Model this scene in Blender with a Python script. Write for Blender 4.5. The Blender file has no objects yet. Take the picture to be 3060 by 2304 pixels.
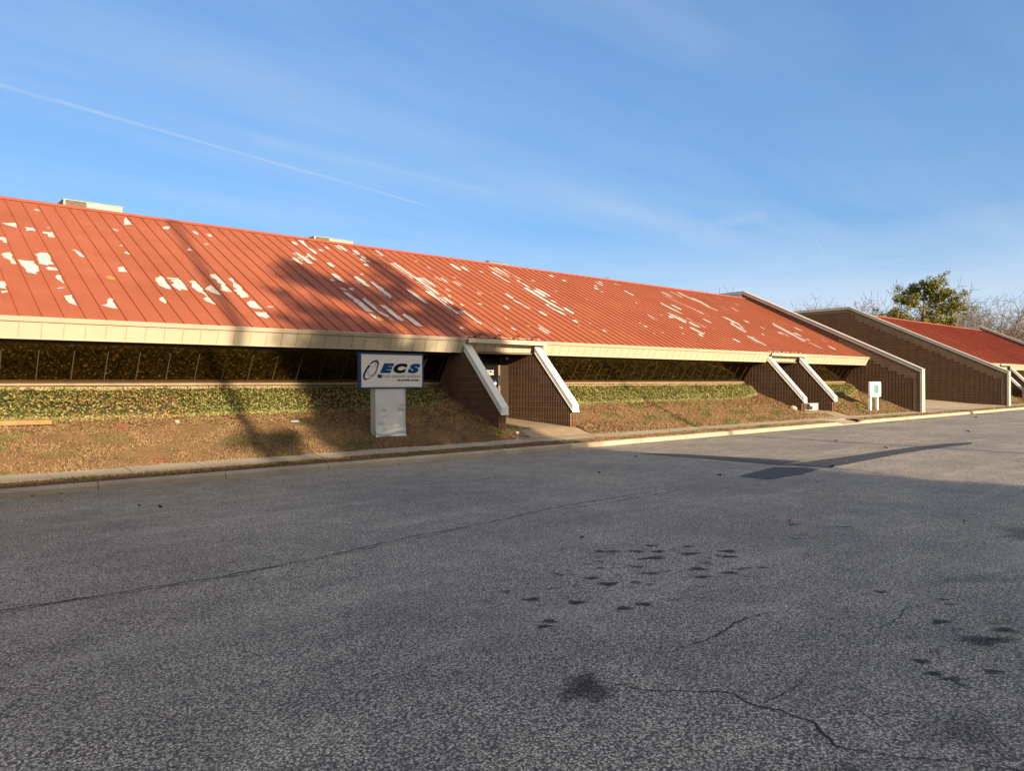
import bpy, bmesh, math, random
import numpy as np
from mathutils import Vector, Matrix, noise as mnoise
from mathutils.geometry import tessellate_polygon

random.seed(11)
RNG = np.random.default_rng(11)
SC = bpy.context.scene
COL = SC.collection

# ------------------------------------------------------------------ nodes
class NT:
    def __init__(s, tree):
        s.t = tree; s.n = tree.nodes; s.l = tree.links
    def put(s, sock, v):
        if isinstance(v, bpy.types.NodeSocket): s.l.new(v, sock)
        elif v is not None:
            if hasattr(sock.default_value, '__len__') and not hasattr(v, '__len__'): v = (v,)*len(sock.default_value)
            if hasattr(sock.default_value, '__len__') and len(sock.default_value) == 4 and len(v) == 3: v = tuple(v)+(1,)
            sock.default_value = v
    def nd(s, typ, ins=None, out=0, **props):
        n = s.n.new(typ)
        for k, v in props.items(): setattr(n, k, v)
        for k, v in (ins or {}).items(): s.put(n.inputs[k], v)
        return n.outputs[out]
    def math(s, op, a, b=None, c=None, clamp=False):
        n = s.n.new('ShaderNodeMath'); n.operation = op; n.use_clamp = clamp
        for i, v in enumerate((a, b, c)):
            if v is not None: s.put(n.inputs[i], v)
        return n.outputs[0]
    def vmath(s, op, a, b=None, out=0):
        n = s.n.new('ShaderNodeVectorMath'); n.operation = op
        s.put(n.inputs[0], a)
        if b is not None: s.put(n.inputs[1], b)
        return n.outputs['Value'] if op in ('DOT_PRODUCT', 'LENGTH') else n.outputs[0]
    def mix(s, f, a, b, blend='MIX'):
        n = s.n.new('ShaderNodeMix'); n.data_type = 'RGBA'; n.blend_type = blend
        s.put(n.inputs['Factor'], f); s.put(n.inputs[6], a); s.put(n.inputs[7], b)
        return n.outputs[2]
    def ramp(s, f, stops, interp='LINEAR'):
        n = s.n.new('ShaderNodeValToRGB'); n.color_ramp.interpolation = interp
        e = n.color_ramp.elements
        while len(e) < len(stops): e.new(0.5)
        for i, (p, c) in enumerate(stops):
            e[i].position = p
            e[i].color = (c, c, c, 1) if not hasattr(c, '__len__') else tuple(c)+(1,)*(4-len(c))
        s.put(n.inputs[0], f)
        return n.outputs[0]
    def pos(s): return s.n.new('ShaderNodeNewGeometry').outputs['Position']
    def scale(s, v, k):
        n = s.n.new('ShaderNodeMapping'); s.put(n.inputs[0], v); n.inputs['Scale'].default_value = k if hasattr(k, '__len__') else (k, k, k)
        return n.outputs[0]
    def noise(s, v, sc, detail=4, rough=.55, out=0):
        return s.nd('ShaderNodeTexNoise', {'Vector': v, 'Scale': sc, 'Detail': detail, 'Roughness': rough}, out)
    def bump(s, h, strength=.3, dist=.01):
        return s.nd('ShaderNodeBump', {'Height': h, 'Strength': strength, 'Distance': dist})

def new_mat(name, fn):
    m = bpy.data.materials.new(name); m.use_nodes = True
    t = NT(m.node_tree); b = m.node_tree.nodes['Principled BSDF']
    fn(t, b); return m
def setb(t, b, **k):
    names = dict(col='Base Color', rough='Roughness', metal='Metallic', normal='Normal', spec='Specular IOR Level', alpha='Alpha', coat='Coat Weight')
    for a, v in k.items(): t.put(b.inputs[names[a]], v)

def m_plain(name, col, rough=.6, metal=0., var=.12, nsc=3., spec=.4, bump=.0, bsc=40., fine=0.):
    """a painted / metal / concrete surface with a little dirt in it"""
    def f(t, b):
        p = t.pos(); n = t.noise(p, nsc, 5, .6)
        a = tuple(c*(1-var) for c in col); d = tuple(min(1, c*(1+var)) for c in col)
        c = t.mix(t.ramp(n, [(.3, 0.), (.7, 1.)]), a, d)
        if fine:
            g = t.noise(p, bsc*1.7, 3, .7)
            c = t.mix(t.ramp(g, [(.35, fine), (.65, 0.)]), c, tuple(x*.45 for x in col))
        setb(t, b, col=c, rough=rough, metal=metal, spec=spec)
        if bump: setb(t, b, normal=t.bump(t.noise(p, bsc, 4, .6), bump, .01))
    return new_mat(name, f)

def m_attr(name, rough=.6, spec=.25, trans=0.):
    def f(t, b):
        c = t.nd('ShaderNodeAttribute', out='Color', attribute_name='Col')
        setb(t, b, col=c, rough=rough, spec=spec)
    return new_mat(name, f)

def f_asphalt(base, lite, dark, vor=82., patchy=True):
    def f(t, b):
        p = t.pos()
        vn = t.nd('ShaderNodeTexVoronoi', {'Vector': p, 'Scale': vor}, 'Color')
        r = t.nd('ShaderNodeSeparateColor', {0: vn}, 0)
        g = t.nd('ShaderNodeSeparateColor', {0: vn}, 1)
        d = t.nd('ShaderNodeTexVoronoi', {'Vector': p, 'Scale': vor}, 'Distance')
        st = t.ramp(r, [(0., dark), (.24, dark), (.34, tuple(k*.55 for k in base)), (.52, base), (.72, base), (.84, lite), (1., lite)])
        st = t.mix(t.math('MULTIPLY', g, .35), st, tuple(c*k for c, k in zip(base, (1.25, 1.0, .78))))
        st = t.mix(t.ramp(d, [(.38, 0.), (.66, .9)]), st, dark)
        c = st
        if patchy:
            g2 = t.noise(p, 46., 3, .7); c = t.mix(t.ramp(g2, [(.36, .65), (.5, 0.)]), c, dark); c = t.mix(t.ramp(g2, [(.54, 0.), (.66, .5)]), c, lite)
            n1 = t.noise(p, .35, 5, .6); n2 = t.noise(p, 2.2, 5, .62); n3 = t.noise(t.scale(p, (.12, 1.1, 1)), 1.3, 4, .6)
            c = t.mix(t.ramp(n1, [(.35, .34), (.62, 0.)]), c, dark); c = t.mix(t.ramp(t.noise(p, .9, 6, .65), [(.52, 0.), (.72, .10)]), c, tuple(k*1.25 for k in base)); c = t.mix(t.ramp(t.noise(p, 5.5, 5, .7), [(.56, 0.), (.72, .25)]), c, dark)
            c = t.mix(t.ramp(n2, [(.42, .20), (.60, 0.)]), c, dark)
            c = t.mix(t.ramp(n3, [(.52, 0.), (.75, .12)]), c, lite)
        setb(t, b, col=c, rough=.63, spec=.42, normal=t.bump(t.math('MULTIPLY', t.math('SUBTRACT', 1., d), t.ramp(r, [(0, .2), (1, 1.)])), .55, .006))
    return f

def f_blocks(col):
    def f(t, b):
        p = t.pos()
        z = t.nd('ShaderNodeSeparateXYZ', {0: p}, 2)
        fr = t.math('FRACT', t.math('DIVIDE', z, .2032))
        line = t.math('LESS_THAN', fr, .085)
        course = t.math('FLOOR', t.math('DIVIDE', z, .2032))
        n = t.noise(p, 2.0, 5, .6); n2 = t.noise(p, 22., 4, .65)
        y = t.nd('ShaderNodeSeparateXYZ', {0: p}, 1); x = t.nd('ShaderNodeSeparateXYZ', {0: p}, 0)
        blk = t.math('FLOOR', t.math('DIVIDE', t.math('ADD', t.math('ADD', y, x), t.math('MULTIPLY', t.math('MODULO', course, 2.), .2)), .406))
        wn = t.nd('ShaderNodeTexWhiteNoise', {'Vector': t.nd('ShaderNodeCombineXYZ', {0: blk, 1: course, 2: 3.})}, 0)
        c = t.mix(t.ramp(n, [(.3, 0.), (.7, 1.)]), tuple(k*.8 for k in col), tuple(k*1.2 for k in col))
        c = t.mix(t.ramp(t.noise(t.scale(p, (1, 1, .6)), 3.3, 6, .7), [(.56, 0.), (.74, .5)]), c, tuple(k*1.9 for k in col))
        c = t.mix(t.math('MULTIPLY', wn, .34), c, tuple(k*.6 for k in col))
        c = t.mix(t.ramp(n2, [(.35, .45), (.6, 0.)]), c, tuple(k*.55 for k in col))
        c = t.mix(t.math('MULTIPLY', line, t.ramp(t.noise(p, .9, 3), [(.36, .15), (.60, .7)])), c, (.24, .18, .135))
        setb(t, b, col=c, rough=.9, spec=.2, normal=t.bump(t.math('ADD', n2, t.math('MULTIPLY', line, -.6)), .5, .012))
    return f

def f_roof(col, streak=0., seam=0.):
    def f(t, b):
        p = t.pos()
        x = t.nd('ShaderNodeSeparateXYZ', {0: p}, 0)
        pan = t.math('FLOOR', t.math('DIVIDE', x, .4034))
        wn = t.nd('ShaderNodeTexWhiteNoise', {'W': pan}, 0, noise_dimensions='1D')
        n = t.noise(p, .6, 5, .6); n2 = t.noise(t.scale(p, (7, .9, .9) if not seam else (.55, .05, .05)), 1.6, 5, .65)
        c = t.mix(t.ramp(n, [(.3, 0.), (.7, 1.)]), tuple(k*.88 for k in col), (col[0]*1.06, col[1]*1.15, col[2]*1.2))
        c = t.mix(t.math('MULTIPLY', wn, .10), c, (col[0]*.8, col[1]*.75, col[2]*.8))
        c = t.mix(t.ramp(n2, [(.5, 0.), (.75, .16+streak)]), c, (col[0]*.5, col[1]*.45, col[2]*.5))
        c = t.mix(t.ramp(t.noise(p, 14., 5, .7), [(.6, 0.), (.8, .18)]), c, (.5, .22, .16))
        setb(t, b, col=c, rough=.62, spec=.22)
    return f

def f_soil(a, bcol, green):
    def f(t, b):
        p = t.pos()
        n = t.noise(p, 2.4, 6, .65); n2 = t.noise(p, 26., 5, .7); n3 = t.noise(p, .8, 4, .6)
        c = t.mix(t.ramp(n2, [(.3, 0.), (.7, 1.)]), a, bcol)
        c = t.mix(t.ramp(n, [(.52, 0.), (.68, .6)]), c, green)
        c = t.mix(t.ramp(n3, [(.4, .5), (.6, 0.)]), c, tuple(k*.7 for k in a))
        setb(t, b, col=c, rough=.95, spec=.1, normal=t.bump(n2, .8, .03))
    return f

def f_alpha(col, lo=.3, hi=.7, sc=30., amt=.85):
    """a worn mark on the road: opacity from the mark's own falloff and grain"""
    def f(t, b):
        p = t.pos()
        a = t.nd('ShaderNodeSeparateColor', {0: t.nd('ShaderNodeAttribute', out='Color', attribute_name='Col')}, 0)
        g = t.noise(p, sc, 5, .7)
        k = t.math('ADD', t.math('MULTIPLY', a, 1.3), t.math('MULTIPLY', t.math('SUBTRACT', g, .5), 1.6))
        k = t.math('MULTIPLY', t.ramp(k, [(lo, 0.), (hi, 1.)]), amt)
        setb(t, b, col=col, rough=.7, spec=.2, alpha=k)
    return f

M = {}
M['asphalt'] = new_mat('worn_asphalt', f_asphalt((.62, .545, .42), (.97, .88, .71), (.046, .042, .036)))
M['patch'] = new_mat('patch_asphalt', f_asphalt((.060, .057, .052), (.15, .14, .125), (.018, .018, .017), 110.))
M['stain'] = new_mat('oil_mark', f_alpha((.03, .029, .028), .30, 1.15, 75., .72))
M['crack'] = new_mat('road_crack_dark', f_alpha((.03, .028, .026), .34, .95, 60., .85))
M['kerb'] = m_plain('kerb_concrete', (.42, .35, .26), .85, var=.22, nsc=1.6, bump=.4, bsc=30., fine=.5)
M['walk'] = m_plain('sidewalk_concrete', (.37, .315, .235), .88, var=.16, nsc=1.1, bump=.3, bsc=45., fine=.45)
M['ramp'] = m_plain('aggregate_concrete', (.36, .27, .17), .9, var=.2, nsc=1.8, bump=.6, bsc=60., fine=.7)
M['drive'] = m_plain('driveway_concrete', (.43, .345, .24), .88, var=.2, nsc=.6, bump=.3, bsc=40., fine=.5)
M['lawn'] = new_mat('dormant_turf', f_soil((.135, .075, .036), (.24, .15, .08), (.075, .082, .028)))
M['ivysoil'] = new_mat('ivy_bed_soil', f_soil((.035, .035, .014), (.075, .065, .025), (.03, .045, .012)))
M['ground'] = new_mat('far_ground', f_soil((.10, .085, .05), (.16, .13, .08), (.06, .075, .03)))
M['grass'] = m_attr('grass_blade', .8, .15)
M['ivy'] = m_attr('ivy_leaf', .5, .35)
M['litter'] = m_attr('dead_leaf', .85, .15)
M['needle'] = m_attr('pine_needle', .7, .2)
M['roof'] = new_mat('red_roof_paint', f_roof((.305, .086, .040)))
M['roof2'] = new_mat('red_roof_worn_shadowed', f_roof((.27, .066, .036), .5, 1.))  # wide streaks: weathering, with dark shadow bands also put into the colour
M['trimred'] = m_plain('red_ridge_paint', (.36, .095, .055), .5, var=.1)
def f_flake(t, b):
    p = t.pos(); n = t.noise(p, 7., 5, .65); n2 = t.noise(p, 24., 4, .7)
    c = t.mix(t.ramp(n, [(.3, 0.), (.7, 1.)]), (.42, .42, .40), (.55, .54, .50))
    c = t.mix(t.ramp(n2, [(.58, 0.), (.72, .75)]), c, (.33, .13, .075))
    c = t.mix(t.ramp(t.noise(p, 3., 4, .6), [(.60, 0.), (.75, .6)]), c, (.40, .29, .14))
    setb(t, b, col=c, rough=.6, spec=.3)
M['flake'] = new_mat('bare_primer_under_paint', f_flake)
M['rust'] = m_plain('rusty_roof_metal', (.42, .20, .05), .8, var=.4, nsc=9.)
M['cream'] = m_plain('cream_fascia_metal', (.44, .395, .295), .5, var=.05, nsc=1.5)
M['joint'] = m_plain('fascia_joint', (.30, .24, .13), .7, var=.1)
M['white'] = m_plain('white_metal_trim', (.68, .675, .65), .45, var=.05, nsc=2.)
M['trim'] = m_plain('pale_wall_trim', (.42, .40, .34), .5, var=.08, nsc=2.)
M['soffit'] = m_plain('soffit_board', (.16, .13, .09), .8)
M['mullion'] = m_plain('bronze_mullion', (.10, .082, .064), .4, metal=.5)
M['sill'] = m_plain('tan_sill', (.25, .19, .115), .7, var=.2)
M['block'] = new_mat('brown_ribbed_block', f_blocks((.150, .088, .054)))
M['smooth'] = new_mat('brown_smooth_block', f_blocks((.155, .100, .064)))
M['paragrey'] = m_plain('grey_parapet_metal', (.36, .38, .42), .5, var=.12, nsc=4.)
M['hvac'] = m_plain('pale_green_sheet_metal', (.34, .35, .26), .5, var=.12, nsc=3.)
M['hvacdark'] = m_plain('dark_coil_louvre', (.11, .085, .05), .7, var=.3, nsc=8.)
M['signface'] = m_plain('white_sign_face', (.60, .58, .55), .4, var=.05)
M['signblue'] = m_plain('blue_sign_frame', (.014, .055, .145), .5, var=.1, spec=.2)
M['navy'] = m_plain('navy_vinyl', (.006, .018, .06), .6, var=.05, spec=.15)
M['ecsblue'] = m_plain('blue_vinyl', (.004, .045, .14), .6, var=.05, spec=.15)
M['black'] = m_plain('black_vinyl', (.004, .004, .0045), .6, var=.05, spec=.12)
M['paleblue'] = m_plain('pale_blue_outline', (.55, .66, .78), .5, var=.03)
M['greyvinyl'] = m_plain('grey_vinyl', (.03, .03, .034), .6, var=.05, spec=.15)
M['alum'] = m_plain('dented_aluminium_cladding', (.50, .51, .51), .38, metal=.25, var=.06, nsc=1.4)
M['bronze'] = m_plain('dark_bronze_frame', (.030, .019, .012), .45, var=.1)
M['tanmetal'] = m_plain('tan_door_stile', (.20, .145, .09), .5, var=.1)
M['doorglass'] = m_plain('dark_door_glass', (.008, .008, .009), .25, var=.05, spec=.3)
M['lamp'] = m_plain('grey_lamp_glass', (.35, .36, .33), .3, var=.05)
M['wood'] = m_plain('weathered_yellow_timber', (.25, .155, .062), .8, var=.2, nsc=5., bump=.3)
M['rock'] = m_plain('pinkish_rock', (.46, .33, .24), .9, var=.25, nsc=9., bump=.6, bsc=18.)
M['card'] = m_plain('white_carton', (.80, .78, .70), .7, var=.04)
M['teal'] = m_plain('teal_sign_panel', (.035, .14, .16), .5, var=.08)
M['tealtext'] = m_plain('pale_teal_text', (.15, .30, .30), .5, var=.05)
M['post'] = m_plain('brown_sign_post', (.20, .14, .10), .8, var=.15)
M['bark'] = m_plain('grey_brown_bark', (.16, .115, .085), .95, var=.3, nsc=6., bump=.6, bsc=14.)
M['twig'] = m_plain('pale_twig_bark', (.155, .12, .088), .95, var=.2, nsc=3.)
M['flatroof'] = m_plain('grey_flat_roof', (.35, .34, .32), .9)
M['chip'] = m_plain('red_paint_chip', (.20, .068, .040), .8, var=.15, nsc=12.)
M['pole'] = m_plain('grey_pole', (.35, .35, .34), .6)

def f_glass(t, b):
    p = t.pos()
    n = t.noise(p, .7, 3, .5)
    setb(t, b, col=t.mix(n, (.215, .142, .060), (.29, .195, .085)), metal=1., rough=.075, normal=t.bump(t.noise(p, 1.1, 2, .5), .05, .02))
M['glass'] = new_mat('bronze_mirror_glass', f_glass)

# ------------------------------------------------------------------ mesh building
class MB:
    def __init__(s): s.v = []; s.f = []; s.m = []
    def add(s, v, f, mi=0):
        o = len(s.v); s.v.extend([tuple(p) for p in v]); s.f.extend([tuple(i+o for i in q) for q in f]); s.m.extend([mi]*len(f)); return s
    def box(s, x0, x1, y0, y1, z0, z1, mi=0):
        return s.add([(x0,y0,z0),(x1,y0,z0),(x1,y1,z0),(x0,y1,z0),(x0,y0,z1),(x1,y0,z1),(x1,y1,z1),(x0,y1,z1)],
              [(0,3,2,1),(4,5,6,7),(0,1,5,4),(1,2,6,5),(2,3,7,6),(3,0,4,7)], mi)
    def prism(s, a, b, mi=0):
        """two matching rings of points joined"""
        n = len(a)
        return s.add(list(a)+list(b), [tuple(range(n))[::-1], tuple(range(n, 2*n))]+[(i, (i+1) % n, n+(i+1) % n, n+i) for i in range(n)], mi)
    def px(s, yz, x0, x1, mi=0): return s.prism([(x0, y, z) for y, z in yz], [(x1, y, z) for y, z in yz], mi)
    def py(s, xz, y0, y1, mi=0): return s.prism([(x, y0, z) for x, z in xz], [(x, y1, z) for x, z in xz], mi)
    def pz(s, xy, z0, z1, mi=0): return s.prism([(x, y, z0) for x, y in xy], [(x, y, z1) for x, y in xy], mi)
    def tube(s, pts, rad, n=6, mi=0, cap=True):
        rings = []; up = Vector((0, 0, 1))
        P = [Vector(p) for p in pts]
        for i, p in enumerate(P):
            d = (P[min(i+1, len(P)-1)]-P[max(i-1, 0)]).normalized()
            a = d.cross(up)
            if a.length < .05: a = d.cross(Vector((1, 0, 0)))
            a.normalize(); c = d.cross(a); r = rad[i] if hasattr(rad, '__len__') else rad
            rings.append([p+a*(r*math.cos(2*math.pi*k/n))+c*(r*math.sin(2*math.pi*k/n)) for k in range(n)])
        v = [q for r in rings for q in r]; f = []
        for i in range(len(rings)-1):
            for k in range(n): f.append((i*n+k, i*n+(k+1) % n, (i+1)*n+(k+1) % n, (i+1)*n+k))
        if cap: f += [tuple(range(n))[::-1], tuple(range((len(rings)-1)*n, len(rings)*n))]
        return s.add(v, f, mi)
    def ball(s, c, r, seg=10, rng=6, mi=0):
        rx, ry, rz = r if hasattr(r, '__len__') else (r, r, r)
        v = [(c[0], c[1], c[2]-rz)]
        for i in range(1, rng):
            a = math.pi*i/rng
            for k in range(seg):
                b = 2*math.pi*k/seg; v.append((c[0]+rx*math.sin(a)*math.cos(b), c[1]+ry*math.sin(a)*math.sin(b), c[2]-rz*math.cos(a)))
        v.append((c[0], c[1], c[2]+rz)); f = []
        for k in range(seg): f.append((0, 1+(k+1) % seg, 1+k))
        for i in range(rng-2):
            for k in range(seg): f.append((1+i*seg+k, 1+i*seg+(k+1) % seg, 1+(i+1)*seg+(k+1) % seg, 1+(i+1)*seg+k))
        for k in range(seg): f.append((1+(rng-2)*seg+k, 1+(rng-2)*seg+(k+1) % seg, len(v)-1))
        return s.add(v, f, mi)

def wloc(o):
    v = Vector((0, 0, 0))
    while o is not None: v += o.location; o = o.parent
    return v
def link(o, parent=None):
    COL.objects.link(o)
    if parent is not None: o.parent = parent
    return o
def obj(name, mb, mats, parent=None, at=None, fix=True, bevel=0., smooth=False):
    """ONE mesh object; vertices are given in world space, `at` is its origin"""
    me = bpy.data.meshes.new(name)
    base = Vector(at) if at is not None else (wloc(parent) if parent is not None else Vector((0, 0, 0)))
    me.from_pydata([(x-base.x, y-base.y, z-base.z) for x, y, z in mb.v], [], mb.f)
    for m in (mats if isinstance(mats, (list, tuple)) else [mats]): me.materials.append(M[m])
    me.polygons.foreach_set('material_index', mb.m)
    if fix:
        bm = bmesh.new(); bm.from_mesh(me); bmesh.ops.recalc_face_normals(bm, faces=bm.faces); bm.to_mesh(me); bm.free()
    if smooth: me.polygons.foreach_set('use_smooth', [True]*len(me.polygons))
    o = bpy.data.objects.new(name, me); link(o, parent)
    o.location = base-(wloc(parent) if parent is not None else Vector((0, 0, 0)))
    if bevel:
        b = o.modifiers.new('bevel', 'BEVEL'); b.width = bevel; b.segments = 2; b.limit_method = 'ANGLE'
    return o
def raw(name, V, F, mat, cols=None, parent=None, smooth=False):
    """big mesh from numpy: V (n,3), F (m,k), cols (n,3)"""
    me = bpy.data.meshes.new(name); V = np.asarray(V, dtype=np.float32); F = np.asarray(F, dtype=np.int32)
    n, k = F.shape
    base = np.array(wloc(parent), dtype=np.float32) if parent is not None else np.zeros(3, np.float32)
    me.vertices.add(len(V)); me.vertices.foreach_set('co', (V-base).ravel())
    me.loops.add(n*k); me.loops.foreach_set('vertex_index', F.ravel())
    me.polygons.add(n); me.polygons.foreach_set('loop_start', np.arange(0, n*k, k, dtype=np.int32))
    me.polygons.foreach_set('loop_total', np.full(n, k, dtype=np.int32))
    me.update(calc_edges=True)
    if cols is not None:
        a = me.attributes.new('Col', 'FLOAT_COLOR', 'POINT')
        c = np.ones((len(V), 4), np.float32); c[:, :3] = cols; a.data.foreach_set('color', c.ravel())
    if smooth: me.polygons.foreach_set('use_smooth', np.ones(n, bool))
    me.materials.append(M[mat]); me.validate()
    return link(bpy.data.objects.new(name, me), parent)
def tag(o, label=None, cat=None, group=None, kind=None):
    if label: o['label'] = label
    if cat: o['category'] = cat
    if group: o['group'] = group
    if kind: o['kind'] = kind
    return o
def thing(name, at, label, cat, group=None):
    o = bpy.data.objects.new(name, None); o.empty_display_size = .3; link(o); o.location = at
    return tag(o, label, cat, group)
def dup(o, parent=None):
    c = o.copy(); COL.objects.link(c); c.parent = parent
    for ch in list(o.children): dup(ch, c)
    return c
def structure(name, mb, mats, **k): return tag(obj(name, mb, mats, **k), kind='structure')

def text_flat(body, shear=0., off=0., spacing=1.):
    cu = bpy.data.curves.new('lettering', 'FONT'); cu.body = body; cu.size = 1; cu.shear = shear; cu.offset = off; cu.space_character = spacing
    cu.resolution_u = 4
    o = bpy.data.objects.new('lettering', cu); COL.objects.link(o)
    dg = bpy.context.evaluated_depsgraph_get(); dg.update()
    me = bpy.data.meshes.new_from_object(o.evaluated_get(dg))
    v = [(p.co.x, p.co.y) for p in me.vertices]; f = [tuple(q.vertices) for q in me.polygons]
    bpy.data.objects.remove(o); bpy.data.curves.remove(cu); bpy.data.meshes.remove(me)
    return v, f
def put_text(mb, body, x0, x1, z0, z1, y, mi=0, shear=0., off=0., spacing=1., ref=None):
    """lettering fitted into a box on a plane facing -Y"""
    v, f = text_flat(body, shear, off, spacing)
    r = ref or v
    ax, bx = min(p[0] for p in r), max(p[0] for p in r); ay, by = min(p[1] for p in r), max(p[1] for p in r)
    mb.add([(x0+(p[0]-ax)/(bx-ax)*(x1-x0), y, z0+(p[1]-ay)/(by-ay)*(z1-z0)) for p in v], f, mi)
    return r
SKY_TINT = (.84, 1.33, 1.98)
CLOUD = (3.6, 4.2, 5.0)
FILL_VEIL = (5.4, 4.7, 3.9)  # warm haze added to the unseen sunward sky as neutral fill light
SKY_STR = .080
SUN_E = 5.0
SUN_COL = (1.0, .79, .54)
EXPOSURE = 1.17
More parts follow.
